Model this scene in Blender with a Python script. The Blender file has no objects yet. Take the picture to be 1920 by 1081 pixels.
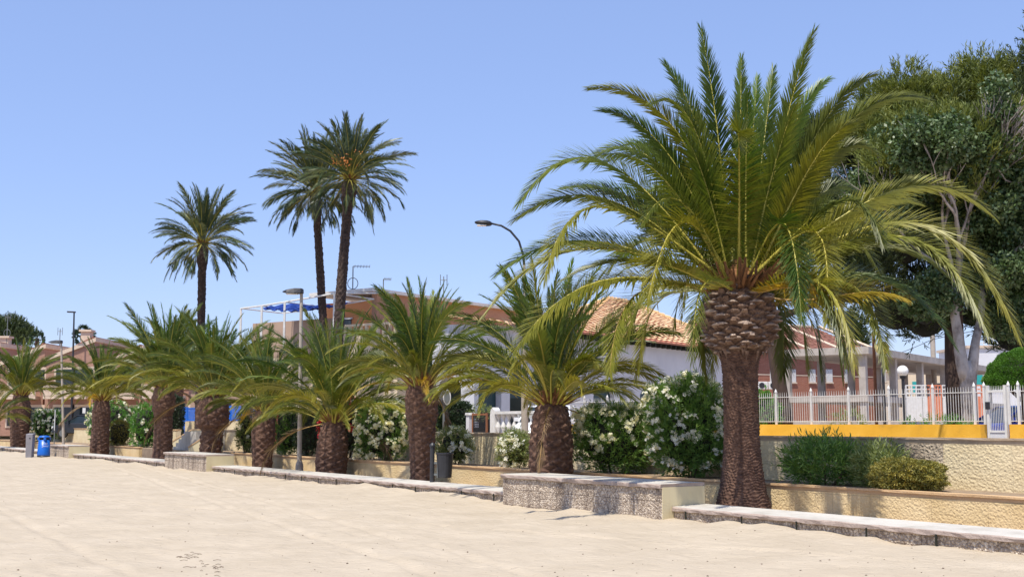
import bpy, math, random
import numpy as np
from mathutils import Vector, Matrix, noise as mnoise
R = math.radians
SC = bpy.context.scene
COL = SC.collection
random.seed(7)
# ------------------------------------------------------------------ camera
FPX, CX, CY = 2200.0, 960.0, 540.5
PITCH = math.atan(254.5 / FPX)
CAMZ = 1.6
cam_d = bpy.data.cameras.new("camera"); cam = bpy.data.objects.new("camera", cam_d)
COL.objects.link(cam); cam.location = (0, 0, CAMZ); cam.rotation_euler = (R(90) + PITCH, 0, 0)
cam_d.sensor_width = 36; cam_d.lens = 36 * FPX / 1920; cam_d.clip_start = 0.1; cam_d.clip_end = 3000
SC.camera = cam
# ------------------------------------------------------------------ sky + sun
SUN_TO = Vector((-0.5, -0.87, 0)).normalized()     # horizontal direction towards the sun
SUN_EL = R(65)
world = bpy.data.worlds.new("World"); SC.world = world; world.use_nodes = True
nt = world.node_tree; nt.nodes.clear()
wo = nt.nodes.new('ShaderNodeOutputWorld'); bg = nt.nodes.new('ShaderNodeBackground')
sky = nt.nodes.new('ShaderNodeTexSky'); sky.sky_type = 'NISHITA'; sky.sun_disc = False
sky.sun_elevation = SUN_EL
sky.sun_rotation = math.atan2(SUN_TO.x, SUN_TO.y)
sky.air_density = 1.0; sky.dust_density = 0.6; sky.ozone_density = 2.6; sky.altitude = 0
hs = nt.nodes.new('ShaderNodeMixRGB'); hs.blend_type = 'MULTIPLY'; hs.inputs[0].default_value = 1
hs.inputs[2].default_value = (1.10, 1.04, 1.20, 1)
nt.links.new(sky.outputs[0], hs.inputs[1]); 
hz_ = nt.nodes.new('ShaderNodeMixRGB'); hz_.inputs[0].default_value = 0.5; hz_.inputs[2].default_value = (1.95, 2.8, 4.95, 1)   # pale even summer haze
nt.links.new(hs.outputs[0], hz_.inputs[1]); nt.links.new(hz_.outputs[0], bg.inputs[0])
bg.inputs[1].default_value = 0.145
nt.links.new(bg.outputs[0], wo.inputs[0])
sd = bpy.data.lights.new("sun", 'SUN'); sd.energy = 4.5; sd.angle = R(0.53); sd.color = (1.0, 0.94, 0.84)
so = bpy.data.objects.new("sun", sd); COL.objects.link(so)
sv = Vector((SUN_TO.x * math.cos(SUN_EL), SUN_TO.y * math.cos(SUN_EL), math.sin(SUN_EL)))
so.rotation_euler = sv.to_track_quat('Z', 'Y').to_euler(); so.location = (0, -5, 30)
SC.view_settings.view_transform = 'Standard'; SC.view_settings.look = 'None'
SC.view_settings.exposure = 0.30; SC.view_settings.gamma = 1.0
SC.render.engine = 'CYCLES'
SC.cycles.max_bounces = 6; SC.cycles.transparent_max_bounces = 8
# ------------------------------------------------------------------ layout helpers
UX, UY, VX, VY = -0.5476, 0.8368, 0.8368, 0.5476      # u runs along the sea walls (away), v inland
def uv(u, v, z=0.0): return Vector((UX * u + VX * v, UY * u + VY * v, z))
cp, sp = math.cos(PITCH), math.sin(PITCH)
def at(px, py, Y):
    """point seen at photo pixel (px,py) whose depth (world Y) is Y"""
    up = CY - py; X = px - CX
    y = FPX * cp - up * sp; z = FPX * sp + up * cp
    return Vector((X / y * Y, Y, CAMZ + z / y * Y))
def u_at(px, v):
    r = (px - CX) / 2214.7
    Z = v / (VX * r + VY); return Z * (UY + UX * r)
def y_at(px, v):
    return v / (VX * (px - CX) / 2214.7 + VY)
# ------------------------------------------------------------------ materials
def sock(n, *names):
    for k in names:
        if k in n.inputs: return n.inputs[k]
def mat(name, cols, rough=0.75, scale=3.0, bump=0.0, bscale=40.0, metal=0.0, spec=None, trans=0.0, obj_var=0.0,
        stretch=(1, 1, 1), detail=5.0, noise_w=0.5, coord='Object', bdist=0.02):
    """Principled with noise mixed colours, optional bump and translucency"""
    m = bpy.data.materials.new(name); m.use_nodes = True; nt = m.node_tree; N = nt.nodes; L = nt.links
    b = N['Principled BSDF']; b.inputs['Roughness'].default_value = rough; b.inputs['Metallic'].default_value = metal
    if spec is not None: sock(b, 'Specular IOR Level', 'Specular').default_value = spec
    if not isinstance(cols[0], (tuple, list)): cols = [cols]
    tc = N.new('ShaderNodeTexCoord'); mp = N.new('ShaderNodeMapping'); mp.inputs['Scale'].default_value = stretch
    L.new(tc.outputs[coord], mp.inputs[0])
    m['_'] = 0
    if len(cols) > 1:
        nz = N.new('ShaderNodeTexNoise'); nz.inputs['Scale'].default_value = scale; nz.inputs['Detail'].default_value = detail
        nz.inputs['Roughness'].default_value = 0.6
        L.new(mp.outputs[0], nz.inputs['Vector'])
        fac = nz.outputs['Fac']
        if obj_var:
            oi = N.new('ShaderNodeObjectInfo'); mm = N.new('ShaderNodeMath'); mm.operation = 'MULTIPLY_ADD'
            mm.inputs[1].default_value = obj_var
            L.new(oi.outputs['Random'], mm.inputs[0])
            m2 = N.new('ShaderNodeMath'); m2.operation = 'MULTIPLY_ADD'; m2.inputs[1].default_value = 1 - obj_var
            m2.inputs[2].default_value = 0
            L.new(fac, m2.inputs[0]); L.new(m2.outputs[0], mm.inputs[2]); fac = mm.outputs[0]
        cr = N.new('ShaderNodeValToRGB'); e = cr.color_ramp.elements
        n = len(cols); lo, hi = (0.5 - noise_w / 2, 0.5 + noise_w / 2)
        while len(e) < n: e.new(0.5)
        for i, c in enumerate(cols):
            e[i].position = lo + (hi - lo) * i / (n - 1); e[i].color = (*c, 1)
        L.new(fac, cr.inputs[0]); L.new(cr.outputs[0], b.inputs['Base Color']); csock = cr.outputs[0]
    else:
        b.inputs['Base Color'].default_value = (*cols[0], 1); csock = None
    if bump:
        nb = N.new('ShaderNodeTexNoise'); nb.inputs['Scale'].default_value = bscale; nb.inputs['Detail'].default_value = 6
        L.new(mp.outputs[0], nb.inputs['Vector'])
        bp = N.new('ShaderNodeBump'); bp.inputs['Strength'].default_value = bump; bp.inputs['Distance'].default_value = bdist
        L.new(nb.outputs['Fac'], bp.inputs['Height']); L.new(bp.outputs[0], b.inputs['Normal'])
    if trans:
        t = N.new('ShaderNodeBsdfTranslucent'); mx = N.new('ShaderNodeMixShader'); mx.inputs[0].default_value = trans
        if csock:
            g = N.new('ShaderNodeMixRGB'); g.blend_type = 'MULTIPLY'; g.inputs[0].default_value = 1; g.inputs[2].default_value = (1.35, 1.3, 0.6, 1)
            L.new(csock, g.inputs[1]); L.new(g.outputs[0], t.inputs[0])
        else: t.inputs[0].default_value = (*cols[0], 1)
        out = N['Material Output']; L.new(b.outputs[0], mx.inputs[1]); L.new(t.outputs[0], mx.inputs[2]); L.new(mx.outputs[0], out.inputs[0])
    return m
def wall_coords(nt, ang=None, uvec=(UX, UY)):
    """vector (along the wall, height, 0)"""
    N, L = nt.nodes, nt.links
    g = N.new('ShaderNodeNewGeometry'); dp = N.new('ShaderNodeVectorMath'); dp.operation = 'DOT_PRODUCT'
    dp.inputs[1].default_value = (uvec[0], uvec[1], 0); L.new(g.outputs['Position'], dp.inputs[0])
    sx = N.new('ShaderNodeSeparateXYZ'); L.new(g.outputs['Position'], sx.inputs[0])
    cb = N.new('ShaderNodeCombineXYZ'); L.new(dp.outputs['Value'], cb.inputs[0]); L.new(sx.outputs['Z'], cb.inputs[1])
    return g.outputs['Position'], cb.outputs[0]
def stucco(name, c1, c2, joint=(1.0, 0.42), bump=0.9, bsc=26, jdark=0.72, dist=0.03, streak=0.25):
    m = bpy.data.materials.new(name); m.use_nodes = True; nt = m.node_tree; N, L = nt.nodes, nt.links
    b = N['Principled BSDF']; b.inputs['Roughness'].default_value = 0.9
    pos, wc = wall_coords(nt)
    nz = N.new('ShaderNodeTexNoise'); nz.inputs['Scale'].default_value = 1.3; nz.inputs['Detail'].default_value = 8; L.new(pos, nz.inputs['Vector'])
    cr = N.new('ShaderNodeValToRGB'); cr.color_ramp.elements[0].position = .35; cr.color_ramp.elements[1].position = .68
    cr.color_ramp.elements[0].color = (*c1, 1); cr.color_ramp.elements[1].color = (*c2, 1); L.new(nz.outputs['Fac'], cr.inputs[0])
    br = N.new('ShaderNodeTexBrick'); br.offset = 0; br.inputs['Scale'].default_value = 1; br.inputs['Brick Width'].default_value = joint[0]
    br.inputs['Row Height'].default_value = joint[1]; br.inputs['Mortar Size'].default_value = 0.006; br.inputs['Mortar Smooth'].default_value = 0.3
    br.inputs['Color1'].default_value = (1, 1, 1, 1); br.inputs['Color2'].default_value = (.94, .95, .93, 1); br.inputs['Mortar'].default_value = (jdark,) * 3 + (1,)
    L.new(wc, br.inputs['Vector'])
    mx = N.new('ShaderNodeMixRGB'); mx.blend_type = 'MULTIPLY'; mx.inputs[0].default_value = 1
    L.new(cr.outputs[0], mx.inputs[1]); L.new(br.outputs[0], mx.inputs[2])
    # rain streaks, part of the paint: thin in u, long in z
    mp = N.new('ShaderNodeMapping'); mp.inputs['Scale'].default_value = (7, 0.5, 1); L.new(wc, mp.inputs[0])
    ns = N.new('ShaderNodeTexNoise'); ns.inputs['Scale'].default_value = 1; ns.inputs['Detail'].default_value = 4; L.new(mp.outputs[0], ns.inputs['Vector'])
    rs = N.new('ShaderNodeValToRGB'); rs.color_ramp.elements[0].position = .6; rs.color_ramp.elements[1].position = .75
    rs.color_ramp.elements[0].color = (0, 0, 0, 1); rs.color_ramp.elements[1].color = (streak,) * 3 + (1,); L.new(ns.outputs['Fac'], rs.inputs[0])
    m3 = N.new('ShaderNodeMixRGB'); m3.inputs[2].default_value = (c1[0] * .5, c1[1] * .48, c1[2] * .5, 1)
    L.new(rs.outputs[0], m3.inputs[0]); L.new(mx.outputs[0], m3.inputs[1])
    L.new(m3.outputs[0], b.inputs['Base Color'])
    vo = N.new('ShaderNodeTexVoronoi'); vo.feature = 'SMOOTH_F1'; vo.inputs['Scale'].default_value = bsc; L.new(pos, vo.inputs['Vector'])
    n2 = N.new('ShaderNodeTexNoise'); n2.inputs['Scale'].default_value = bsc * 1.3; n2.inputs['Detail'].default_value = 3; L.new(pos, n2.inputs['Vector'])
    ad = N.new('ShaderNodeMath'); ad.operation = 'ADD'; L.new(vo.outputs['Distance'], ad.inputs[0]); L.new(n2.outputs['Fac'], ad.inputs[1])
    bp = N.new('ShaderNodeBump'); bp.inputs['Strength'].default_value = bump; bp.inputs['Distance'].default_value = dist
    L.new(ad.outputs[0], bp.inputs['Height']); L.new(bp.outputs[0], b.inputs['Normal'])
    return m
def pebbledash(name):
    m = bpy.data.materials.new(name); m.use_nodes = True; nt = m.node_tree; N, L = nt.nodes, nt.links
    b = N['Principled BSDF']; b.inputs['Roughness'].default_value = 0.85
    pos, wc = wall_coords(nt)
    vo = N.new('ShaderNodeTexVoronoi'); vo.inputs['Scale'].default_value = 34; L.new(pos, vo.inputs['Vector'])
    sep = N.new('ShaderNodeSeparateColor'); L.new(vo.outputs['Color'], sep.inputs[0])
    cr = N.new('ShaderNodeValToRGB'); e = cr.color_ramp.elements
    e[0].position = 0; e[0].color = (.30, .24, .19, 1); e[1].position = 1; e[1].color = (.78, .68, .55, 1)
    e.new(.3).color = (.40, .32, .25, 1); e.new(.65).color = (.58, .48, .37, 1)
    L.new(sep.outputs[0], cr.inputs[0])
    vd = N.new('ShaderNodeValToRGB'); vd.color_ramp.elements[0].position = .35; vd.color_ramp.elements[1].position = .75
    vd.color_ramp.elements[0].color = (1, 1, 1, 1); vd.color_ramp.elements[1].color = (.8, .76, .70, 1)
    L.new(vo.outputs['Distance'], vd.inputs[0])
    m1 = N.new('ShaderNodeMixRGB'); m1.blend_type = 'MULTIPLY'; m1.inputs[0].default_value = 1; L.new(cr.outputs[0], m1.inputs[1]); L.new(vd.outputs[0], m1.inputs[2])
    mp = N.new('ShaderNodeMapping'); mp.inputs['Scale'].default_value = (2.6, 0.35, 1); L.new(wc, mp.inputs[0])
    ns = N.new('ShaderNodeTexNoise'); ns.inputs['Scale'].default_value = 1; ns.inputs['Detail'].default_value = 3; L.new(mp.outputs[0], ns.inputs['Vector'])
    rs = N.new('ShaderNodeValToRGB'); rs.color_ramp.elements[0].position = .47; rs.color_ramp.elements[1].position = .66
    rs.color_ramp.elements[0].color = (1, 1, 1, 1); rs.color_ramp.elements[1].color = (.50, .47, .47, 1); L.new(ns.outputs['Fac'], rs.inputs[0])
    m2 = N.new('ShaderNodeMixRGB'); m2.blend_type = 'MULTIPLY'; m2.inputs[0].default_value = 1; L.new(m1.outputs[0], m2.inputs[1]); L.new(rs.outputs[0], m2.inputs[2])
    br = N.new('ShaderNodeTexBrick'); br.offset = 0; br.inputs['Scale'].default_value = 1; br.inputs['Brick Width'].default_value = 1.15
    br.inputs['Row Height'].default_value = .31; br.inputs['Mortar Size'].default_value = 0.008
    br.inputs['Color1'].default_value = (1, 1, 1, 1); br.inputs['Color2'].default_value = (.93, .93, .93, 1); br.inputs['Mortar'].default_value = (.5, .47, .45, 1)
    L.new(wc, br.inputs['Vector'])
    m3 = N.new('ShaderNodeMixRGB'); m3.blend_type = 'MULTIPLY'; m3.inputs[0].default_value = 1; L.new(m2.outputs[0], m3.inputs[1]); L.new(br.outputs[0], m3.inputs[2])
    L.new(m3.outputs[0], b.inputs['Base Color'])
    bp = N.new('ShaderNodeBump'); bp.inputs['Strength'].default_value = 1; bp.inputs['Distance'].default_value = .02; bp.invert = True
    L.new(vo.outputs['Distance'], bp.inputs['Height']); L.new(bp.outputs[0], b.inputs['Normal'])
    return m
def brick_mat(name, c1, c2, mortar, uvec):
    m = bpy.data.materials.new(name); m.use_nodes = True; nt = m.node_tree; N, L = nt.nodes, nt.links
    b = N['Principled BSDF']; b.inputs['Roughness'].default_value = 0.9
    pos, wc = wall_coords(nt, uvec=uvec)
    br = N.new('ShaderNodeTexBrick'); br.inputs['Scale'].default_value = 1; br.inputs['Brick Width'].default_value = .26
    br.inputs['Row Height'].default_value = .075; br.inputs['Mortar Size'].default_value = 0.008
    br.inputs['Color1'].default_value = (*c1, 1); br.inputs['Color2'].default_value = (*c2, 1); br.inputs['Mortar'].default_value = (*mortar, 1)
    L.new(wc, br.inputs['Vector'])
    nz = N.new('ShaderNodeTexNoise'); nz.inputs['Scale'].default_value = .8; nz.inputs['Detail'].default_value = 6; L.new(pos, nz.inputs['Vector'])
    cr = N.new('ShaderNodeValToRGB'); cr.color_ramp.elements[0].color = (.75, .72, .7, 1); cr.color_ramp.elements[1].color = (1.0, 1, 1, 1)
    L.new(nz.outputs['Fac'], cr.inputs[0])
    mx = N.new('ShaderNodeMixRGB'); mx.blend_type = 'MULTIPLY'; mx.inputs[0].default_value = 1; L.new(br.outputs[0], mx.inputs[1]); L.new(cr.outputs[0], mx.inputs[2])
    L.new(mx.outputs[0], b.inputs['Base Color'])
    return m
def sand_mat():
    m = bpy.data.materials.new('beach_sand'); m.use_nodes = True; nt = m.node_tree; N, L = nt.nodes, nt.links
    b = N['Principled BSDF']; b.inputs['Roughness'].default_value = 0.95; sock(b, 'Specular IOR Level', 'Specular').default_value = .2
    g = N.new('ShaderNodeNewGeometry')
    def nz(scale, det, st=(1, 1, 1), rot=0):
        mp = N.new('ShaderNodeMapping'); mp.inputs['Scale'].default_value = st; mp.inputs['Rotation'].default_value = (0, 0, rot)
        L.new(g.outputs['Position'], mp.inputs[0])
        n = N.new('ShaderNodeTexNoise'); n.inputs['Scale'].default_value = scale; n.inputs['Detail'].default_value = det; n.inputs['Roughness'].default_value = .62
        L.new(mp.outputs[0], n.inputs['Vector']); return n.outputs['Fac']
    a = nz(.9, 9); cr = N.new('ShaderNodeValToRGB'); cr.color_ramp.elements[0].position = .3; cr.color_ramp.elements[1].position = .7
    cr.color_ramp.elements[0].color = (.44, .367, .270, 1); cr.color_ramp.elements[1].color = (.52, .44, .332, 1); L.new(a, cr.inputs[0])
    # dark grit and shell specks
    vo = N.new('ShaderNodeTexVoronoi'); vo.inputs['Scale'].default_value = 14; L.new(g.outputs['Position'], vo.inputs['Vector'])
    lt = N.new('ShaderNodeMath'); lt.operation = 'LESS_THAN'; lt.inputs[1].default_value = .11; L.new(vo.outputs['Distance'], lt.inputs[0])
    sepc = N.new('ShaderNodeSeparateColor'); L.new(vo.outputs['Color'], sepc.inputs[0])
    gt = N.new('ShaderNodeMath'); gt.operation = 'GREATER_THAN'; gt.inputs[1].default_value = .72; L.new(sepc.outputs[0], gt.inputs[0])
    mu = N.new('ShaderNodeMath'); mu.operation = 'MULTIPLY'; L.new(lt.outputs[0], mu.inputs[0]); L.new(gt.outputs[0], mu.inputs[1])
    mx = N.new('ShaderNodeMixRGB'); L.new(mu.outputs[0], mx.inputs[0]); L.new(cr.outputs[0], mx.inputs[1]); mx.inputs[2].default_value = (.22, .17, .12, 1)
    L.new(mx.outputs[0], b.inputs['Base Color'])
    h1 = nz(55, 5); h2 = nz(3.2, 6, (1, 2.2, 1), R(12)); h3 = nz(9, 3, (.5, 3.2, 1), R(-8))
    def comb(x, kx, y):
        mm = N.new('ShaderNodeMath'); mm.operation = 'MULTIPLY_ADD'; mm.inputs[1].default_value = kx; L.new(x, mm.inputs[0])
        if y is None: mm.inputs[2].default_value = 0
        else: L.new(y, mm.inputs[2])
        return mm.outputs[0]
    v2 = N.new('ShaderNodeTexVoronoi'); v2.feature = 'SMOOTH_F1'; v2.inputs['Scale'].default_value = 2.6; v2.inputs['Smoothness'].default_value = .3
    mq = N.new('ShaderNodeMapping'); mq.inputs['Scale'].default_value = (1, 1.7, 1); mq.inputs['Rotation'].default_value = (0, 0, .5); L.new(g.outputs['Position'], mq.inputs[0]); L.new(mq.outputs[0], v2.inputs['Vector'])
    mr = N.new('ShaderNodeMapRange'); mr.inputs['From Min'].default_value = .05; mr.inputs['From Max'].default_value = .26; L.new(v2.outputs['Distance'], mr.inputs['Value'])
    h = comb(h1, .16, comb(h2, 1.2, comb(h3, 1.1, comb(mr.outputs[0], .65, None))))
    bp = N.new('ShaderNodeBump'); bp.inputs['Strength'].default_value = .65; bp.inputs['Distance'].default_value = .05
    L.new(h, bp.inputs['Height']); L.new(bp.outputs[0], b.inputs['Normal'])
    return m
AD = (0.573, 0.82)         # direction of the street house fronts
M = dict(
    sand=sand_mat(),
    soil=mat('dry_soil', [(.20, .14, .09), (.33, .25, .17)], .95, 4, .6, 30),
    paving=mat('promenade_paving', [(.36, .29, .24), (.46, .38, .31)], .85, 2, .3, 30),
    wall2=stucco('ochre_stucco', (.66, .48, .24), (.78, .60, .34), dist=.014),
    wall3=stucco('cream_stucco', (.66, .53, .32), (.78, .66, .43), dist=.015, bump=1.0, bsc=22, joint=(1.3, .43)),
    coping=mat('ochre_coping', [(.52, .33, .16), (.66, .45, .25)], .8, 3, .4, 40),
    coping_pale=mat('weathered_coping', [(.36, .27, .18), (.55, .43, .30)], .8, 3, .4, 40),
    pebble=pebbledash('pebbledash_render'),
    cap=mat('concrete_cap', [(.38, .345, .29), (.50, .47, .41), (.60, .56, .49)], .8, 2.4, .35, 30),
    cap_edge=mat('worn_cap_edge', [(.30, .23, .19), (.46, .37, .31)], .85, 5, .8, 25),
    plaster=mat('smooth_cream_plaster', [(.58, .49, .29), (.66, .57, .36)], .8, 2, .15, 40),
    white=mat('white_paint', [(.60, .58, .54), (.76, .75, .72)], .5, 6),
    white_wall=mat('whitewashed_wall', [(.56, .56, .58), (.68, .68, .69)], .8, .9, .1, 30),
    yellow=mat('amber_paint', [(.62, .33, .04), (.80, .42, .03), (.86, .47, .045), (.90, .55, .12)], .7, 1.7, .3, 40, detail=9, noise_w=.5),
    concrete=mat('raw_concrete', [(.30, .265, .23), (.52, .47, .41)], .9, 1.6, .4, 20),
    lamp_metal=mat('grey_green_metal', [(.13, .14, .14), (.22, .23, .22)], .45, 3, metal=.3),
    dark_metal=mat('dark_metal', [(.025, .026, .03), (.05, .05, .055)], .45, 5, metal=.3),
    rust=mat('rusty_steel', [(.20, .07, .03), (.30, .13, .06)], .85, 6),
    pole_conc=mat('pole_concrete', [(.33, .28, .23), (.46, .40, .33)], .85, 3, .2, 30),
    globe=mat('opal_globe', (.85, .84, .80), .3),
    globe_y=mat('yellowed_globe', (.80, .62, .20), .35),
    glass=mat('dark_glass', (.02, .03, .035), .08),
    shutter_g=mat('dark_teal_shutter', [(.008, .035, .038), (.015, .055, .058)], .5, 3),
    roof_sun=mat('sun_bleached_tiles', [(.62, .36, .17), (.78, .54, .29), (.84, .66, .40)], .85, 2.2, .8, 9, detail=8, noise_w=.4),
    roof_edge=mat('red_eaves_and_row_shade', [(.38, .13, .07), (.50, .20, .11)], .8, 5),
    roof_dark=mat('brown_tiles', [(.18, .07, .05), (.33, .15, .10)], .85, 3, .6, 12),
    brick_r=brick_mat('red_brick', (.36, .12, .07), (.43, .165, .10), (.36, .24, .18), AD),
    brick_l=brick_mat('rose_brick', (.37, .19, .13), (.45, .25, .18), (.42, .30, .23), (1, 0)),
    trim=mat('cream_trim', [(.56, .43, .32), (.68, .55, .42)], .8, 3),
    orange_w=mat('orange_render', [(.66, .26, .095), (.76, .33, .14)], .85, 1.2, .1, 30),
    orange_w_shade=mat('orange_render_shade', [(.42, .22, .13), (.50, .28, .18)], .85, 1.2, .1, 30),  # browner copy of the orange render, side wall shade put into the colour
    mauve_w=mat('mauve_render', [(.38, .26, .19), (.46, .33, .25)], .85, 1.2),
    cream_w=mat('cream_render', [(.62, .50, .34), (.70, .58, .42)], .85, 1.2),
    awning=mat('blue_canvas', [(.005, .03, .20), (.01, .06, .34)], .7, 8),
    blue_p=mat('blue_fence_paint', [(.01, .14, .62), (.02, .19, .72)], .4, 3),
    bin_blue=mat('blue_plastic', [(.004, .10, .46), (.008, .13, .54)], .35, 4),
    bin_grey=mat('grey_metal_box', [(.20, .19, .20), (.27, .25, .26)], .5, 4),
    ink=mat('white_lettering', (.75, .80, .88), .5),
    green_sign=mat('white_board', (.78, .78, .76), .5),
    petal_w=mat('white_petals', [(.84, .82, .72), (.90, .89, .84)], .6, 9, trans=.3),
    petal_y=mat('cream_petals', [(.80, .77, .52), (.88, .86, .70)], .6, 9, trans=.3),
    petal_r=mat('red_petals', [(.50, .01, .03), (.72, .03, .08)], .6, 9, trans=.3),
    petal_p=mat('pink_petals', [(.70, .10, .16), (.85, .22, .28)], .6, 9, trans=.3),
    leaf_ol=mat('oleander_leaves', [(0.051, 0.122, 0.022), (0.128, 0.244, 0.041), (0.244, 0.366, 0.079)], .5, 9, trans=.22, noise_w=.35),
    leaf_pale=mat('pale_oleander_leaves', [(0.096, 0.144, 0.036), (0.204, 0.252, 0.072), (0.336, 0.360, 0.144)], .5, 9, trans=.22, noise_w=.35),
    leaf_bright=mat('bright_green_leaves', [(.04, .14, .02), (.10, .26, .035), (.18, .36, .07)], .5, 9, trans=.25, noise_w=.35),
    leaf_yel=mat('yellowing_leaves', [(0.096, 0.108, 0.024), (0.240, 0.216, 0.042), (0.408, 0.336, 0.072)], .55, 9, trans=.2, noise_w=.35),
    leaf_dark=mat('dark_hedge_leaves', [(.012, .028, .010), (.030, .062, .018)], .5, 9, trans=.1),
    leaf_fic=mat('grey_green_leaves', [(.026, .052, .016), (.075, .125, .036), (.20, .26, .12)], .45, 3, trans=.15, noise_w=.4),
    leaf_sprig=mat('yellow_green_sprigs', [(.06, .09, .015), (.14, .17, .025), (.24, .25, .04)], .6, 1.6, trans=.2, noise_w=.4),
    leaf_pine=mat('pine_needles', [(.016, .032, .010), (.045, .07, .016), (.10, .13, .025)], .6, 1.6, trans=.15, noise_w=.4),
    leaf_top=mat('clipped_bright_foliage', [(.03, .10, .008), (.08, .20, .015), (.14, .30, .03)], .6, 3, trans=.2),
    core=mat('dark_parts_and_leaf_shade', [(.010, .012, .006), (.022, .022, .012)], .9, 6),  # near black; inside bushes and crowns it stands in for shade
    twig=mat('brown_twigs', [(.10, .07, .05), (.18, .13, .09)], .9, 8),
    bark_pale=mat('pale_bark', [(.10, .08, .065), (.28, .24, .21), (.42, .375, .335), (.50, .45, .41)], .85, 3.5, .9, 12, stretch=(1, 1, .6), detail=8, noise_w=.36),
    bark_dark=mat('dark_pine_bark', [(.035, .022, .016), (.10, .06, .045)], .95, 5, .9, 14, stretch=(1, 1, .3)),
    bark_palm=mat('palm_bark', [(0.052, 0.028, 0.018), (0.127, 0.066, 0.042), (0.230, 0.132, 0.084)], .9, 11, .8, 50, noise_w=.45),
    bark_tall=mat('dark_palm_bark', [(.022, .014, .011), (.055, .034, .025), (.10, .065, .05)], .9, 11, .8, 50, noise_w=.45),
    bark_cut=mat('pale_cut_ends', [(.26, .18, .13), (.50, .39, .31)], .85, 9, .5, 40),
    bark_boot=mat('cut_leaf_bases', [(.06, .034, .022), (.17, .10, .065), (.34, .235, .165)], .85, 9, .7, 40, noise_w=.45),
    fibre=mat('dry_orange_fibre', [(.14, .06, .025), (.34, .16, .06)], .9, 14, .8, 40),
    fr_green=mat('green_leaflets', [(.046, .090, .013), (.105, .155, .020), (.20, .23, .034)], .42, 1.5, trans=.22, obj_var=.45, noise_w=.5),
    fr_dead=mat('dry_brown_leaflets', [(.16, .10, .05), (.30, .20, .10)], .8, 4, obj_var=.3),
    fr_olive=mat('olive_leaflets', [(.080, .104, .013), (.168, .180, .023), (.32, .29, .042)], .45, 1.5, trans=.26, obj_var=.45, noise_w=.5),
    fr_yellow=mat('yellowing_leaflets', [(.18, .15, .018), (.36, .26, .025), (.56, .38, .04)], .5, 1.5, trans=.28, obj_var=.45, noise_w=.5),
    fr_young=mat('young_leaflets', [(.07, .14, .02), (.16, .24, .035)], .4, 1.5, trans=.3, obj_var=.4, noise_w=.5),
    fr_tall=mat('date_palm_leaflets', [(0.026, 0.054, 0.022), (0.072, 0.102, 0.036), (0.180, 0.192, 0.090)], .42, 2.5, trans=.15, obj_var=.4, noise_w=.5),
    rach=mat('yellow_green_rachis', [(.36, .33, .05), (.56, .47, .09)], .45, 3, obj_var=.3),
    rach_o=mat('orange_rachis', [(.42, .24, .06), (.55, .36, .10)], .45, 3, obj_var=.3),
    car_dark=mat('dark_grey_car_paint', (.035, .04, .05), .25, metal=.3),
    car_white=mat('white_car_paint', (.72, .73, .74), .3),
    car_blue=mat('blue_car_paint', (.01, .035, .30), .25, metal=.2),
    rubber=mat('black_rubber', (.02, .02, .02), .8),
    light_red=mat('red_lens', (.5, .01, .01), .2),
    clear=mat('clear_lens', (.7, .7, .68), .15),
    terracotta=mat('terracotta_blocks', [(.55, .16, .08), (.68, .26, .14)], .8, 5),
    teal=mat('teal_panel', (.02, .32, .30), .6),
)
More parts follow.
